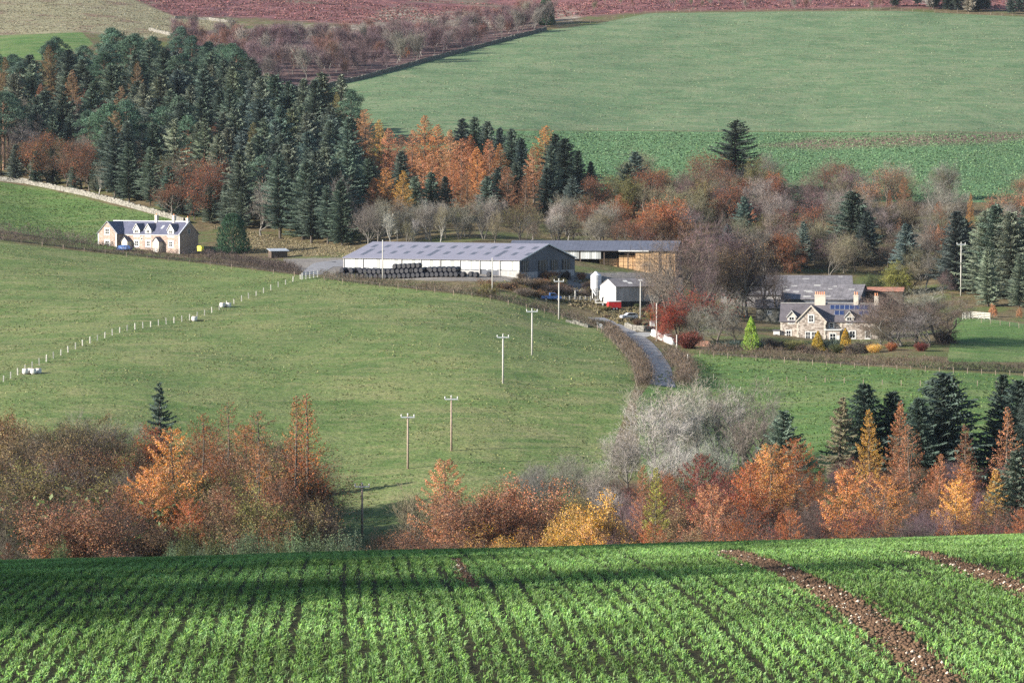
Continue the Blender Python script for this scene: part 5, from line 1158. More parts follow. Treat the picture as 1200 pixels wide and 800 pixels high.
# ---------------------------------------------------------------- shed with shade-grey walls and white gable
TH2 = math.radians(25)
sh = root_at('shed', 722, 822, TH2, 357); tag(sh, 'grey shed with bright white gable end beside the feed silo', 'shed')
block(sh, 0, 15.5, 0, 8.4, 4.3, 6.0, 'x', 'greysheet', -1.5); roof(sh, 0, 15.5, 0, 8.4, 4.3, 6.0, 'x', 'roof_grey', .2, .12, .3)  # grey wall colour carries the grazing shade of the front
MB().prism([(0, .2), (8.4, .2), (8.4, 4.28), (4.2, 5.98), (0, 4.28)], 'x', -.06, -.003).build('white_gable', M['white'], sh)
MB().box(.4, 15, -.04, .0, -1.6, .75).build('base_shade_panel', M['glass'], sh)  # flat dark panel painting the shadow beneath the raised shed
for (x, y) in ((3.2, 2.2), (7.6, 2.6), (4.0, 1.2)):
    z = 4.3 + 1.7 / 4.2 * y + .17; MB().poly([(x, y, z), (x + 1.1, y, z), (x + 1.1, y + .9, z + .37), (x, y + .9, z + .37)]).build('rooflight', M['white'], sh)
MB().box(7.3, 7.42, -.08, -.003, .8, 4.2).build('downpipe', M['darkgrey'], sh)

# ---------------------------------------------------------------- farm sheds and farmhouse
def big_shed(px, Y, zpy, rz, Ls, W, ze, zr, wall, rf, label, name='farm_shed'):
    r = root_at(name, px, Y, rz, zpy); block(r, 0, Ls, 0, W, ze, zr, 'x', wall, -2); o = roof(r, 0, Ls, 0, W, ze, zr, 'x', rf, .3, .14, .35); tag(r, label, 'shed'); return r, o
R6 = random.Random(12)
def patches(o, Ls, W, ze, zr, n):
    sl_ = (zr - ze) / (W / 2)
    for _ in range(n):
        x = R6.uniform(1, Ls - 3); y = R6.uniform(.6, W / 2 - 1); z = ze + sl_ * y + .178
        w, d_ = R6.uniform(.9, 2.4), R6.uniform(.4, .9); MB().poly([(x, y, z), (x + w, y, z), (x + w, y + d_, z + d_ * sl_), (x, y + d_, z + d_ * sl_)]).build('pale_sheet', M['concrete'], o)
r1, o1 = big_shed(838, 905, 354, math.radians(-4), 36, 14, 4.6, 6.8, 'greysheet', 'roof_grey', 'rear farm shed with weathered roof behind leafless trees'); patches(o1, 36, 14, 4.6, 6.8, 9)
r2, o2 = big_shed(903, 866, 364, math.radians(-14), 22.5, 18, 3.0, 6.4, 'darksheet', 'roof_grey', 'large grey roofed shed directly behind the farmhouse'); patches(o2, 22.5, 18, 3.0, 6.4, 14)
r3, o3 = big_shed(845, 862, 362, math.radians(-6), 15, 9, 3.6, 5.4, 'greysheet', 'roof_grey', 'low farm shed half hidden by the bare farm trees'); patches(o3, 15, 9, 3.6, 5.4, 8)
r4, o4 = big_shed(886, 830, 374, math.radians(-6), 6.5, 5, 2.9, 4.6, 'darkstone', 'roof_grey', 'small stone outhouse beside the farmhouse end', 'outhouse'); window(r4, 3.2, -.002, 1.6, .8, .8, 2, 2, surround=.1)
r5, o5 = big_shed(1016, 872, 352, math.radians(-12), 9, 5, 2.4, 3.2, 'timber', 'brownroof', 'low lean shed with rusty roof edge behind the rounded garden trees', 'garden_shed')
p = empty('field_shelter', gp(318, 925), math.radians(20)); tag(p, 'low field shelter with pale roof beyond the hedge', 'shelter')
MB().prism([(0, -1), (3, -1), (3, 2.4), (0, 1.9)], 'x', 0, 4.5).build('wall', M['timber'], p); MB().prism([(-.3, 1.88), (3.2, 2.47), (3.2, 2.6), (-.3, 2.0)], 'x', -.4, 5).build('roof', M['galv'], p)

fh = root_at('farmhouse', 914.5, 792, math.radians(-9), 402.0); tag(fh, 'stone farmhouse with cross gable, dormers, tall chimneys and solar panels', 'house')
FL, FD, FE, FR = 22.5, 7.6, 5.2, 9.0
block(fh, 0, FL, 0, FD, FE, FR, 'x', 'rubble'); fr_ = roof(fh, 0, FL, 0, FD, FE, FR, 'x', 'slate_old', .25, .12, .3, ridge='concrete')
block(fh, 3.9, 10.5, -1.6, 4.2, FE, FR - .35, 'y', 'rubble', name='cross_gable'); roof(fh, 3.9, 10.5, -1.6, 4.2, FE, FR - .35, 'y', 'slate_old', .2, .12, .25, name='cross_gable_roof')
skews(fh, -1.7, 3.9, 10.5, FE, FR - .35, 'cream', .3, 'x')
dormer(fh, 2.6, 2.0, FE - .9, FE + 1.1, FE + 2.3, -.05, 2.8, 'cream', 'slate_old'); dormer(fh, 15.9, 2.0, FE - .9, FE + 1.1, FE + 2.3, -.05, 2.8, 'cream', 'slate_old')
q = MB()
for (x, y) in ((0, -.04), (3.9, -1.64), (10.12, -1.64), (13.8, -.04)):
    for k in range(8): q.box(x, x + (.55 if k % 2 else .38), y, y + .06, -1 + k * .78, -1 + k * .78 + .70)
q.build('quoin', M['cream'], fh)
window(fh, 7.2, -1.602, 5.8, 1.0, 1.5, 2, 2, surround=.28, sur='cream'); window(fh, 6.5, -1.602, 1.9, 1.0, 1.6, 2, 2, surround=.18); window(fh, 7.9, -1.602, 1.9, 1.0, 1.6, 2, 2, surround=.18)
window(fh, 1.9, -.002, 2.1, 1.0, 1.6, 2, 2, surround=.25); window(fh, 16.6, -.002, 2.1, 1.2, 1.6, 2, 2, surround=.25); window(fh, 11.8, -.002, 4.2, .9, 1.0, 1, 2, surround=.2); window(fh, 20.2, -.002, 2.1, 1.0, 1.6, 2, 2, surround=.25)
pp = MB().box(10.52, 13.8, -1.5, -.0, -1.5, 3.1).build('porch', M['rubble'], fh); MB().box(10.3, 14.2, -1.75, .0, 3.1, 3.36).build('parapet', M['white'], pp); window(pp, 12.2, -1.502, 1.6, 1.3, 1.5, 2, 2, surround=.2); MB().box(13.05, 13.75, -1.53, -1.5, -1.2, 1.9).build('door', M['white'], pp)
chimney(fh, 8.9, FD / 2, 8.3, 11.1, 2.5, .9, 'cream', 5, .75); chimney(fh, 17.2, FD / 2, 8.3, 11.1, 1.1, .9, 'cream', 2, .75); chimney(fh, FL - .6, FD / 2, 8.3, 10.9, 1.0, .8, 'cream', 2, .7)
fsl = (FR - FE) / (FD / 2); pm = {}
panel = MB().box(-.50, .50, 0, 1.32, 0, .05).mesh('solar_panel', M['solar']); rim = MB().box(-.545, .545, -.03, 1.35, -.02, .03).mesh('frame', M['galv'])
for row in range(2):
    for k in range(8):
        x = 11.8 + k * 1.12
        if row == 0 and abs(x - 15.9) < 1.75: continue
        if row == 0 and k == 0: continue
        y = 1.15 + row * 1.25; z = FE + fsl * y + .22
        o = new_obj('solar_panel', panel, fr_, (x, y, z)); o.rotation_euler = (math.atan(fsl), 0, 0); new_obj('frame', rim, o)
an = MB().box(-1.6, -.1, -.6, 1.6, -1.5, 2.9).build('annex', M['white'], fh); window(an, -.85, -.602, 1.5, .7, 1.2, 1, 2, surround=.05); MB().box(-1.8, .0, -.8, 1.8, 2.91, 3.05).build('annex_roof', M['slate_old'], an)
# ---------------------------------------------------------------- poles
def utility_pole(px, ytop, ybase, label, arm=True, Y=None, mat='pole', r=.17, armw=1.15, lamp=False):
    p = gy(px, ybase) if Y is None else gp(px, Y)
    h = (proj(p.x, p.y, p.z)[1] - ytop) * p.y / F
    root = empty('utility_pole' if arm else 'pole', p); tag(root, label, 'pole', 'utility poles' if arm else None)
    MB().tube((0, 0, -1), (0, 0, h), r * 1.15, r * .8, 8).build('shaft', M[mat], root, smooth=True)
    if arm:
        a = MB().box(-armw, armw, -.22, -.08, h - .42, h - .22).build('crossarm', M['galv'], root)
        for x in (-armw + .08, 0, armw - .08): MB().lathe([(.09, h - .22 if x else h), (.13, h + .02 if x else h + .2), (.07, h + .16 if x else h + .34)], 8, x, -.15).build('insulator', M['white'], a)
    return root
for (px, yt, yb, lab, Y) in [(424.5, 567, 640, 'utility pole standing in the shaded hollow', 520), (478, 486, 549, 'brown utility pole next above the shaded hollow', None), (529, 465, 528, 'brown utility pole in the lower pasture above the russet trees', None),
    (589.5, 393, 449, 'utility pole in the middle of the open pasture', None), (623.5, 363, 416, 'utility pole in the upper pasture below the hedge', None), (655, 328, 374, 'utility pole standing in the hedge below the barn bank', None)]:
    utility_pole(px, yt, yb, lab, Y=Y, mat='pole' if yt > 460 else 'pole_pale')
for (px, yt, yb, lab, Y) in [(448.5, 281, 324, 'tall pale pole in front of the bale stack', 845), (577, 302, 352, 'pale pole on the bank in front of the barn corner', 815), (750.5, 330, 378, 'pale pole in front of the grey shed', 800), (769.5, 355, 399, 'pale pole by the white wall at the lane', 762), (793, 392, 418, 'short pale post at the lane end of the garden', 735), (806, 415, 433, 'white post at the corner of the green field', 705), (674, 340, 352, 'short lamp post in the yard', 828)]:
    utility_pole(px, yt, yb, lab, False, Y=Y, mat='pole_pale', r=.15)
utility_pole(1126, 285, 330, 'utility pole half hidden among the dark spruces', Y=889, mat='pole_pale')

# ---------------------------------------------------------------- fences, gates and walls
post_m = MB().box(-.10, .10, -.10, .10, -.5, 1.25).mesh('post', M['post'])
post_dull = MB().box(-.10, .10, -.10, .10, -.5, 1.25).mesh('post', M['pole'])
def fence(name, pts, n, label, hgt=1.0, wires=(.45, .8, 1.1), mesh=None, thin=.55):
    """post and wire fence; pts = picture points on the ground"""
    mesh = mesh or post_dull
    seg = [0]
    for a, b in zip(pts[:-1], pts[1:]): seg.append(seg[-1] + math.hypot(b[0] - a[0], b[1] - a[1]))
    W3 = []
    for i in range(n):
        s = seg[-1] * i / (n - 1); px = float(np.interp(s, seg, [p[0] for p in pts])); py = float(np.interp(s, seg, [p[1] for p in pts])); W3.append(gy(px, py))
    root = empty(name, W3[0]); tag(root, label, 'fence'); base = W3[0]
    rr = random.Random(n)
    for w in W3:
        o = new_obj('post', mesh, root, w - base, rr.uniform(-.3, .3)); o.scale = (thin, thin, hgt * rr.uniform(.8, 1.05)); o.rotation_euler = (rr.uniform(-.05, .05), rr.uniform(-.05, .05), rr.uniform(-.3, .3))
    for hz in wires:
        m = MB()
        for a, b in zip(W3[:-1], W3[1:]):
            a2, b2 = a - base + Vector((0, 0, hz * hgt)), b - base + Vector((0, 0, hz * hgt)); m.tube(a2, b2, .012, .012, 3, False)
        m.build('wire', M['wire'], root)
    return W3
fence('field_fence', [(4, 447), (60, 421), (100, 404), (145, 388), (200, 379), (228, 374), (275, 356), (320, 339), (352, 327)], 41, 'post and wire fence with pale posts dividing the two pastures', 1.1, thin=1.0, mesh=post_m)
fence('field_fence', [(700, 153.5), (950, 155.5), (1215, 157)], 30, 'thin fence between the turnip field and the upper pasture', 1.0, (.9,))
fence('field_fence', [(70, -3), (76, 3), (84, 8), (105, 11), (130, 15), (154, 20)], 12, 'short fence with white posts on the pale hill top', 1.0, (.9,), mesh=post_m)
fence('field_fence', [(640, 33), (700, 27), (760, 15), (850, 13.5), (950, 13), (1050, 13), (1200, 20)], 44, 'long thin fence along the top of the upper pasture', 1.05, (.9,))
fence('field_fence', [(0, 284.5), (45, 288), (90, 294), (150, 301), (240, 311), (300, 318), (345, 324)], 15, 'sparse fence posts along the field side of the cottage hedge', 1.0, (.9,))
fence('field_fence', [(380, 329), (460, 338), (560, 349), (640, 367), (700, 387)], 16, 'sparse fence posts along the field side of the barn hedge', 1.0, (.9,))
fence('field_fence', [(900, 448), (945, 447), (1065, 452), (1190, 452)], 14, 'thin fence posts crossing the green field below the farmhouse garden', .9, (.8,))
fence('field_fence', [(705, 389), (728, 411), (742, 430), (745, 448)], 12, 'pale fence along the pasture side of the lane hedge', 1.0)
fence('field_fence', [(820, 417), (880, 422), (960, 428), (1060, 434), (1200, 441)], 24, 'fence posts along the foot of the garden hedge', .95, (.8,))
fence('field_fence', [(1150, 378), (1166, 380), (1205, 386)], 6, 'pale posts at the edge of the lawn below the spruces', 1.0)

def rail_fence(name, pts, n, nr, h, label, w=.10, mat='white', cat='fence'):
    W3 = []
    for i in range(n):
        t = i / (n - 1) * (len(pts) - 1); k = min(len(pts) - 2, int(t)); f = t - k
        W3.append(gy(pts[k][0] * (1 - f) + pts[k + 1][0] * f, pts[k][1] * (1 - f) + pts[k + 1][1] * f))
    base = W3[0]; root = empty(name, base); tag(root, label, cat)
    for q in W3: MB().box(-.11, .11, -.11, .11, -.4, h + .15).build('post', M[mat], root, q - base)
    for j in range(nr):
        z = h * (j + .75) / nr; m = MB()
        for a, b in zip(W3[:-1], W3[1:]):
            a2, b2 = a - base, b - base; m.poly([a2 + Vector((0, 0, z)), b2 + Vector((0, 0, z)), b2 + Vector((0, 0, z + w * 1.6)), a2 + Vector((0, 0, z + w * 1.6))]); m.poly([a2 + Vector((0, .05, z)), a2 + Vector((0, .05, z + w * 1.6)), b2 + Vector((0, .05, z + w * 1.6)), b2 + Vector((0, .05, z))])
            m.poly([a2 + Vector((0, 0, z + w * 1.6)), b2 + Vector((0, 0, z + w * 1.6)), b2 + Vector((0, .05, z + w * 1.6)), a2 + Vector((0, .05, z + w * 1.6))])
        m.build('rail', M[mat], root)
rail_fence('stock_pen', [(354, 327.5), (372, 324.5)], 5, 3, 1.5, 'white railed stock pen at the corner of the two pastures', .1)
rail_fence('field_gate', [(700, 384), (709, 388)], 3, 4, 1.2, 'grey metal field gate opening from the pasture to the lane', .05, 'galv', 'gate')
rail_fence('board_fence', [(1128, 374), (1140, 373), (1160, 374.5)], 7, 4, 1.5, 'white board fence at the edge of the lawn', .13, 'post')
rail_fence('yard_fence', [(655, 352), (692, 352.5)], 7, 2, 1.0, 'pale rail along the yard below the bramble bank', .07, 'post')

def stone_wall(pts, h, t, mat, label, name='stone_wall', step=1.2, jag=.22):
    W3 = []
    for a, b in zip(pts[:-1], pts[1:]):
        n = max(2, int(math.hypot(b[0] - a[0], b[1] - a[1]) / 4))
        for i in range(n): f = i / n; W3.append(gy(a[0] + (b[0] - a[0]) * f, a[1] + (b[1] - a[1]) * f))
    W3.append(gy(*pts[-1])); P = []
    for a, b in zip(W3[:-1], W3[1:]):
        n = max(1, int((b - a).length / step))
        for i in range(n): P.append(a + (b - a) * (i / n))
    P.append(W3[-1]); base = P[0]; rr = random.Random(len(P)); m = MB()
    for a, b in zip(P[:-1], P[1:]):                       # lumps of stone, three courses high
        d = (b - a); 
        if d.length < .05: continue
        n = Vector((-d.y, d.x, 0)).normalized()
        for c in range(3):
            z0 = -.3 if c == 0 else h * c / 3 + rr.uniform(-.05, .05); z1 = h * (c + 1) / 3 + (rr.uniform(-jag, jag) if c == 2 else rr.uniform(-.04, .04)); tw = t / 2 * (1.15 - .2 * c) + rr.uniform(-.07, .07)
            k = len(m.v); A, B = a - base, b - base
            for (p, z) in ((A, z0), (B, z0), (B, z1), (A, z1)):
                m.v.append(tuple(p - n * tw + Vector((0, 0, z)))); m.v.append(tuple(p + n * tw + Vector((0, 0, z))))
            m.f += [(k, k + 2, k + 4, k + 6), (k + 1, k + 7, k + 5, k + 3), (k + 6, k + 4, k + 5, k + 7), (k, k + 6, k + 7, k + 1), (k + 2, k + 3, k + 5, k + 4)]
    o = m.build(name, M[mat], None, base); tag(o, label, 'wall'); return o
stone_wall([(-40, 203), (0, 212), (30, 215), (60, 221), (100, 229), (130, 237), (150, 242), (175, 249), (200, 256), (216, 262)], 1.45, .8, 'drystone', 'long pale dry stone wall below the hillside wood')
stone_wall([(246, 118), (300, 112), (340, 108), (383, 102), (420, 94), (450, 86), (500, 72), (560, 56.5), (600, 46), (640, 35.5)], 1.5, .8, 'darkstone', 'dark dry stone wall between the birch wood and the upper pasture')  # shade of this wall side is put into the stone colour
stone_wall([(733, 383), (742, 387), (755, 388.5), (768, 388)], 1.1, .5, 'drystone', 'curved pale wall on the bend of the lane')
stone_wall([(764, 393), (772, 397), (780, 400.5), (789, 404)], 1.5, .5, 'white', 'straight white garden wall at the lane')
stone_wall([(803, 404), (816, 405), (832, 406)], 1.3, .5, 'brownroof', 'low red brown wall beside the garden')
stone_wall([(664, 377), (676, 380), (690, 384)], .7, .6, 'darkstone', 'low stone edging along the top of the pasture')
stone_wall([(175, 36), (200, 42), (217, 45)], 1.3, .8, 'drystone', 'ruined pale wall on the pale hillside above the pines')
stone_wall([(205, 22), (245, 24), (274, 27)], 1.2, .8, 'drystone', 'ruined pale wall at the foot of the heather')

# ---------------------------------------------------------------- lane and yard road
def road(name, pts, w0, w1, mat, lift=.05):
    L_, R_2 = [], []
    P = [gy(*p) for p in pts]; Q = []
    for a, b in zip(P[:-1], P[1:]):
        n = max(2, int((b - a).length / 3))
        for i in range(n): Q.append(a + (b - a) * (i / n))
    Q.append(P[-1]); V = []; n = len(Q)
    for i, q in enumerate(Q):
        d = (Q[min(n - 1, i + 2)] - Q[max(0, i - 2)]); d.z = 0; d.normalize(); s = Vector((-d.y, d.x, 0)); w = w0 + (w1 - w0) * i / (n - 1)
        for k in (-1, -.33, .33, 1):
            c = q + s * w / 2 * k; V.append((c.x, c.y, h1(c.x, c.y) + lift))
    fs_ = [(i * 4 + j, i * 4 + j + 1, i * 4 + 5 + j, i * 4 + 4 + j) for i in range(n - 1) for j in range(3)]
    me = np_mesh(name, np.array(V), [np.array(fs_)], [M[mat]], True); return tag(new_obj(name, me), kind='structure')
road('farm_lane', [(776, 452), (773, 432), (764, 414), (752, 400), (742, 392), (728, 385), (712, 378), (698, 372)], 5.2, 4.2, 'asphalt')
road('farm_drive', [(748, 394), (757, 390.5), (768, 391), (785, 393)], 4.0, 3.5, 'concrete', .062)
road('yard_road', [(364, 322), (374, 314), (384, 308), (396, 306), (410, 312)], 5.5, 9.0, 'asphalt')

# ---------------------------------------------------------------- hedges
def hedge(pts, h, w, col, label, dens=70, leafmix=.35, leafcol=None, name='hedge'):
    P = [gy(*p) for p in pts]; base = P[0].copy(); r = np.random.default_rng(len(label) + int(h * 10)); T = TB(); C = TB()
    for a, b in zip(P[:-1], P[1:]):
        a3, b3 = np.array(a - base), np.array(b - base); L_ = float(np.hypot(*(b3 - a3)[:2])); n = int(L_ * dens)
        t = r.random(n)[:, None]; d = (b3 - a3) / max(L_, .01); nn = np.array((-d[1], d[0], 0))
        off = r.normal(0, .33, n) * w; p0 = a3 + (b3 - a3) * t + nn * off[:, None] * .8; bump_ = 1 + .16 * np.sin(t[:, 0] * L_ * .9) + .12 * np.sin(t[:, 0] * L_ * 2.3 + 1)
        z = r.random(n) ** .7 * h * bump_ * (1 - .35 * np.abs(off) / w); q0 = p0 + np.stack([np.zeros(n), np.zeros(n), z - .15 - .25 * h * r.random(n)], -1)
        q1 = q0 + r.normal(0, 1, (n, 3)) * (.28, .28, .12) + np.stack([np.zeros(n), np.zeros(n), .25 + .35 * r.random(n)], -1)
        q0[:, 2] = np.maximum(q0[:, 2], p0[:, 2] - .1)
        T.ribbon(q0, q1, .055, .03, r)
        m = int(n * leafmix)
        if m: C.leaves(q1[:m] + r.normal(0, .1, (m, 3)), r.uniform(.12, .3, m), r, .65)
    root = empty(name, base); tag(root, label, 'hedge')
    o = new_obj('twigs', T.mesh('twigs', M['twig']), root); o.color = (*COLS[col], 1)
    if leafmix: o = new_obj('leaves', C.mesh('leaves', M['leaf']), root); o.color = (*(COLS[leafcol or col]), 1)
hedge([(-30, 278), (0, 282), (60, 288), (120, 296), (180, 302), (240, 308), (300, 315), (352, 322)], 2.9, 2.2, 'twigdark', 'long dark leafless hedge between the cottage and the pasture', 110, .2, 'twigpurple')
hedge([(-30, 269), (0, 273), (60, 280), (112, 288)], 3.2, 2.2, 'twigpurple', 'second dark hedge behind, running left from the cottage', 80, .2, 'twigdark')
hedge([(238, 301), (270, 305), (310, 311), (345, 317)], 2.4, 2.0, 'twigdark', 'upper dark hedge right of the cottage towards the field shelter', 80, .2, 'twigpurple')
hedge([(376, 326), (420, 332), (460, 336), (510, 341), (560, 347), (600, 355), (640, 365), (675, 377), (702, 385)], 2.2, 2.4, 'twigbrown', 'brown hedge between the barn bank and the pasture', 85, .45, 'shrub')
hedge([(712, 388), (722, 398), (735, 410), (746, 424), (754, 440), (756, 452)], 2.4, 3.6, 'twigbrown', 'thick brown hedge along the pasture side of the lane', 150, .4, 'bramble')
hedge([(820, 414), (860, 418), (900, 420), (960, 424), (1020, 428), (1080, 431), (1112, 433)], 2.6, 2.6, 'twigbrown', 'mixed garden hedge above the green field', 110, .5, 'bramble')
hedge([(1112, 433), (1150, 434), (1205, 437)], 1.9, 2.2, 'twigdark', 'low dark hedge between the lawn and the green field', 90, .5, 'shrub')
hedge([(785, 418), (798, 428), (806, 438), (800, 452)], 2.6, 4.5, 'twigbrown', 'scrubby brown hedge at the corner of the lane and the green field', 140, .5, 'bramble')
hedge([(560, 335), (600, 340), (630, 348), (655, 352)], 1.6, 4, 'bramble', 'bramble strip below the barn corner', 110, .5, 'russet', name='bramble_strip')
# bramble and shrub clumps on the bank
for q in range(34):
    px = R_.uniform(560, 700); py = R_.uniform(326 + max(0, (620 - px)) * .12, 349); p = gy(px, py)
    plant('thorn' if R_.random() < .6 else 'bush', p, R_.uniform(1.2, 2.6), R_.choice(['bramble', 'twigdark', 'olive', 'russet', 'twigbrown']), 'brown bramble clump on the bank below the long barn', 'bramble clumps on the barn bank', wide=1.2)
for q in range(30):
    px = R_.uniform(690, 775); py = R_.uniform(360, 384)
    if abs(px - (700 + (py - 372) * 2.2)) < 9: continue
    plant('thorn' if R_.random() < .6 else 'bush', gy(px, py), R_.uniform(.7, 1.6), R_.choice(['bramble', 'twigolive', 'olive', 'shrub', 'russet']), 'low scrubby bush on the rough ground by the lane', 'scrub by the lane', wide=1.2)
# farm and garden trees
for (px, yt, Y, kind, col, wd, lab) in [
  (808, 252, 830, 'bare', 'twigpurple', .8, 'tall purplish leafless tree in front of the farm sheds'), (783, 288, 795, 'bare', 'twigbrown', .85, 'brown leafless tree beside the grey shed'), (835, 276, 838, 'bare', 'twigbrown', .85, 'tall brown leafless tree in front of the low farm shed'), (862, 288, 842, 'bare', 'twigdark', .85, 'dark leafless tree in front of the low farm shed'),
  (893, 286, 848, 'bare', 'twigdark', .9, 'dark spreading leafless tree left of the farmhouse'), (875, 262, 835, 'oak_thin', 'brown', .9, 'tall tree with brown upper leaves behind the farm trees'), (768, 300, 815, 'bare_fine', 'twiggrey', .7, 'grey leafless tree close beside the grey shed'), (820, 296, 820, 'bare_fine', 'twigpurple', .8, 'fine purplish tree behind the red leaved tree'),
  (795, 262, 822, 'bare', 'twigbrown', .9, 'brown leafless tree right of the grey shed roof'), (822, 246, 840, 'bare_fine', 'twigpurple', .9, 'tallest fine purplish tree of the farm trees'), (850, 258, 845, 'bare_fine', 'twigdark', .9, 'dark fine twigged tree among the farm trees'), (870, 296, 845, 'bare_fine', 'twigbrown', 1.0, 'brown fine twigged tree left of the outhouse'), (910, 300, 830, 'bare', 'twigdark', .9, 'dark leafless tree behind the farmhouse chimney end'),
  (816, 330, 765, 'oak_thin', 'red', 1.5, 'red leaved tree beside the lane'), (796, 350, 760, 'oak', 'red', 1.3, 'lower red leaved tree close to the lane wall'), (806, 388, 748, 'bush', 'maroon', 1.6, 'dark red shrub at the lane end of the garden'),
  (840, 338, 752, 'bare', 'twiggrey', 1.1, 'pale forked leafless tree in the garden'), (826, 352, 756, 'bare_fine', 'twiggrey', 1.1, 'grey twiggy tree beside the red leaved tree'), (862, 360, 756, 'bare', 'twiggrey', .9, 'small grey leafless tree near the lime green conifer'),
  (880, 370, 742, 'cone', 'lime', 1.3, 'bright lime green conical conifer in the garden'), (958.5, 387, 748, 'cone', 'golden', 1.75, 'golden conifer in front of the farmhouse gable'), (991, 384, 748, 'cone', 'golden', 1.5, 'golden conifer in front of the farmhouse right dormer'),
  (972, 396, 750, 'bush', 'darkspruce', 1.2, 'dark green shrub between the two golden conifers'), (905, 394, 745, 'thorn', 'twigdark', 1.7, 'dark twiggy shrub beside the lime green conifer'), (932, 398, 748, 'bush', 'olive', 1.6, 'olive shrub in front of the farmhouse end'), (945, 402, 742, 'thorn', 'bramble', 1.6, 'brown shrub below the golden conifer'), (1010, 398, 742, 'thorn', 'twigolive', 1.7, 'olive twiggy shrub right of the golden conifers'),
  (1046, 334, 765, 'bare_fine', 'twigbrown', 2.2, 'rounded brown twiggy tree beside the farmhouse'), (1074, 326, 770, 'bare_fine', 'twiggrey', 2.1, 'tallest rounded grey twiggy tree of the garden'), (1100, 340, 765, 'bare_fine', 'twigbrown', 2.0, 'rounded brown twiggy tree next to the lawn'), (1056, 352, 752, 'bare_fine', 'twigbrown', 2.2, 'lower rounded twiggy tree in front of the garden trees'), (1090, 358, 750, 'bare_fine', 'twiggrey', 2.2, 'lower olive twiggy tree in front of the garden trees'), (1032, 372, 752, 'bare_fine', 'twigbrown', 1.5, 'lower brown twiggy tree touching the farmhouse end'),
  (922, 402, 752, 'bush', 'shrub', 1.5, 'green shrub at the farmhouse corner'), (980, 402, 744, 'bush', 'shrub', 1.4, 'green shrub in front of the farmhouse porch'), (1000, 403, 746, 'thorn', 'twigdark', 1.6, 'dark twiggy shrub beside the right golden conifer'), (890, 403, 742, 'bush', 'darkspruce', 1.5, 'dark green shrub at the foot of the lime green conifer'), (862, 402, 744, 'bush', 'darkspruce', 1.5, 'dark green shrub below the pale forked tree'), (845, 404, 742, 'thorn', 'twigbrown', 1.5, 'brown twiggy shrub below the pale forked tree'),
  (1112, 385, 765, 'thorn', 'twigdark', 1.5, 'dark thorn bush at the corner of the lawn'), (1165, 354, 832, 'oak_dense', 'salmon', .8, 'small reddish tree at the foot of the spruce clump'), (1195, 358, 830, 'oak_dense', 'salmon', .8, 'small reddish tree at the end of the spruce clump'), (1045, 402, 742, 'bush', 'rust', 1.3, 'rusty shrub at the foot of the garden trees'), (1025, 404, 740, 'bush', 'gold', 1.2, 'yellow leaved shrub at the foot of the garden trees'), (1080, 404, 740, 'bush', 'maroon', 1.5, 'dark red shrub at the foot of the garden trees')]:
    plant_top(kind, px, yt, Y, col, lab, wide=wd)

# ---------------------------------------------------------------- vehicles and farm clutter
def wheel(parent, x, y, z, r, w, rim='silver'):
    t = MB(); n = 14
    for (a, b) in ((y - w / 2, y + w / 2),): t.tube((x, a, z), (x, b, z), r, r, n)
    o = t.build('wheel', M['rubber'], parent); MB().tube((x, y - w / 2 - .02, z), (x, y + w / 2 + .02, z), r * .55, r * .55, 10).build('rim', M[rim], o); return o
def car(px, py, rz, paint, label, kind='car'):
    p = gy(px, py); c = empty('parked_car' if kind == 'car' else 'pickup_truck', p, rz)
    if kind == 'car': prof = [(-2.0, .35), (2.0, .35), (2.0, .85), (1.75, .95), (1.0, 1.0), (.35, 1.48), (-1.3, 1.5), (-1.95, 1.0)]
    else: prof = [(-2.4, .45), (2.4, .45), (2.4, 1.0), (1.4, 1.1), (.9, 1.8), (-.4, 1.85), (-.5, 1.15), (-2.4, 1.15)]
    MB().prism(prof, 'y', -.82, .82).build('body', M[paint], c)
    g = MB()
    if kind == 'car': gp_ = [(.85, 1.02), (.32, 1.4), (-1.2, 1.42), (-1.7, 1.02)]
    else: gp_ = [(1.25, 1.15), (.82, 1.68), (-.3, 1.72), (-.3, 1.15)]
    for y in (-.835, .825): g.prism(gp_, 'y', y, y + .01)
    g.build('side_window', M['glass'], c)
    for x in (-1.25, 1.25):
        for y in (-.75, .75): wheel(c, x * (1 if kind == 'car' else 1.15), y, .33, .33, .2)
    for y in (-.6, .6): MB().box(1.99 if kind == 'car' else 2.39, 2.03 if kind == 'car' else 2.43, y - .15, y + .15, .65, .82).build('headlight', M['white'], c)
    tag(c, label, 'car' if kind == 'car' else 'truck'); return c
car(737, 374, math.radians(200), 'silver', 'silver car parked on the rough ground above the lane bend')
car(646, 352, math.radians(10), 'blue', 'blue pickup truck parked below the bramble bank', 'pickup')
tr = empty('box_trailer', gy(719.5, 363), math.radians(15)); tag(tr, 'red box trailer with pale roof below the grey shed', 'trailer')
MB().box(-1.55, 1.55, -.8, .8, .45, 2.0).build('body', M['red'], tr); MB().prism([(-.85, 2.0), (.85, 2.0), (.6, 2.12), (-.6, 2.12)], 'x', -1.6, 1.6).build('roof', M['white'], tr); MB().box(-2.6, -1.55, -.08, .08, .5, .62).build('drawbar', M['darkgrey'], tr)  # white roof colour stands in for sunlight on the top
for y in (-.85, .85):
    wheel(tr, -.3, y, .33, .33, .2); wheel(tr, .45, y, .33, .33, .2)
tk = empty('tractor', gy(713, 355), math.radians(35)); tag(tk, 'dark tractor with large black wheels in front of the white gable', 'tractor')
MB().prism([(-.9, .8), (2.0, .7), (2.0, 1.5), (.5, 1.65), (.4, 2.6), (-1.0, 2.6), (-1.1, 1.3)], 'y', -.55, .55).build('body', M['darkgrey'], tk)  # dark body colour stands in for the shadow it sits in
gq = MB()
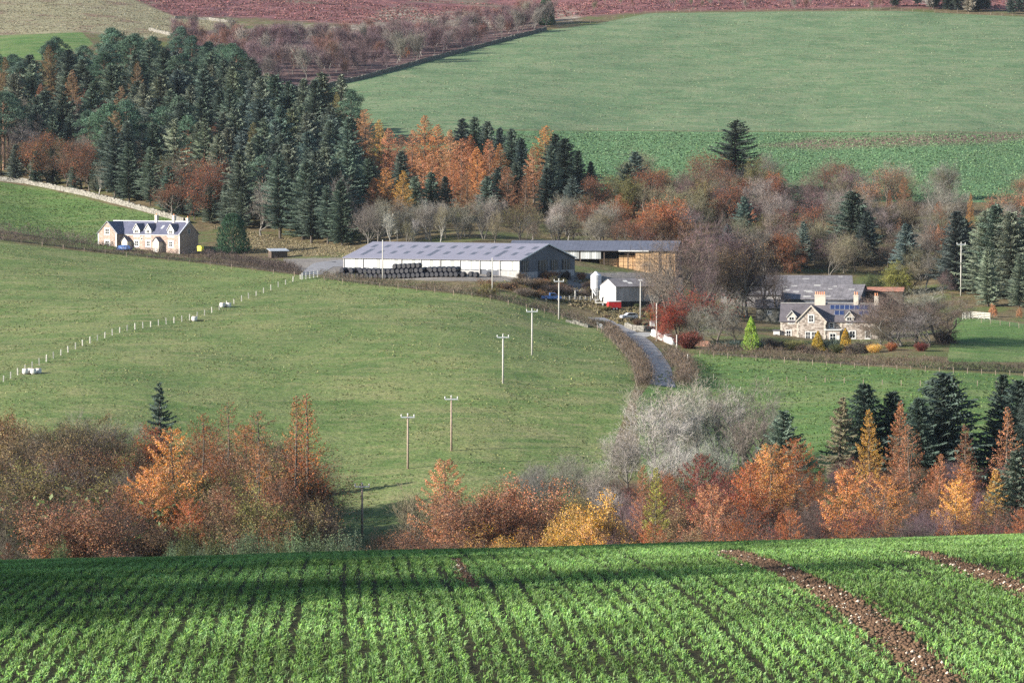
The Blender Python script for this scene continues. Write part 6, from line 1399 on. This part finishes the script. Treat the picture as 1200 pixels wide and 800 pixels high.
for y in (-.565, .555): gq.prism([(.3, 1.7), (.3, 2.45), (-.85, 2.45), (-.9, 1.7)], 'y', y, y + .01)
gq.build('cab_window', M['glass'], tk)
for y in (-.85, .85): wheel(tk, -.45, y, .85, .85, .45, 'white'); wheel(tk, 1.5, y, .5, .5, .3, 'white')
ft = empty('flat_trailer', gy(706, 358), math.radians(-10)); tag(ft, 'pale flat trailer standing beside the red box trailer', 'trailer')
MB().box(-1.7, 1.7, -.8, .8, .6, .8).build('deck', M['post'], ft); MB().box(-1.7, -1.6, -.8, .8, .8, 1.3).build('headboard', M['white'], ft)
for y in (-.7, .7): wheel(ft, .2, y, .33, .33, .2)
wb = empty('white_cabinet', gy(764.5, 383), .1); tag(wb, 'small white cabinet with grey cap by the pale pole above the lane', 'cabinet'); MB().box(-.55, .55, -.35, .35, -.2, 1.3).build('body', M['white'], wb); MB().prism([(-.65, 1.3), (.65, 1.3), (.5, 1.42), (-.5, 1.42)], 'y', -.45, .45).build('cap', M['concrete'], wb)
# white feeders in the pasture beside the fence
def feeder(px, py, rz, n, label):
    p = gy(px, py); f = empty('sheep_feeder', p, rz); tag(f, label, 'feeder')
    for k in range(n):
        o = MB().lathe([(.45, -.1), (.62, .15), (.62, .75), (.5, .95)], 12).build('tub', M['white'], f, ((k % 2) * 1.3 - .6 + k * .25, (k // 2) * 1.1 - .4 + .2 * k, .1)); MB().lathe([(.46, .80), (.44, .955)], 12).build('feed', M['straw'], o)
    MB().box(-1.5, 1.5, -.55, -.35, .05, .2).build('skid', M['timber'], f); MB().box(-1.5, 1.5, .85, 1.05, .05, .2).build('skid', M['timber'], f)
feeder(34, 438, -.2, 4, 'cluster of white feed tubs beside the fence at the lower pasture')
feeder(231, 376, .1, 1, 'single white feed tub beside the dividing fence')
feeder(263, 360, .3, 3, 'white feed tubs beside the dividing fence near the stock pen')

# ---------------------------------------------------------------- thin blue air over the valley
hz = NT('haze_air')
vol = hz.n('VolumePrincipled', {'Color': (0.72, 0.82, 1.0, 1), 'Density': 0.000018, 'Anisotropy': 0.3})
hz.t.links.new(vol.outputs[0], hz.out.inputs['Volume'])
hb = MB().box(-1030, 1030, -60, 2430, -80, 330).build('haze', hz.m)
tag(hb, 'thin blue autumn haze filling the valley', 'haze', kind='stuff')
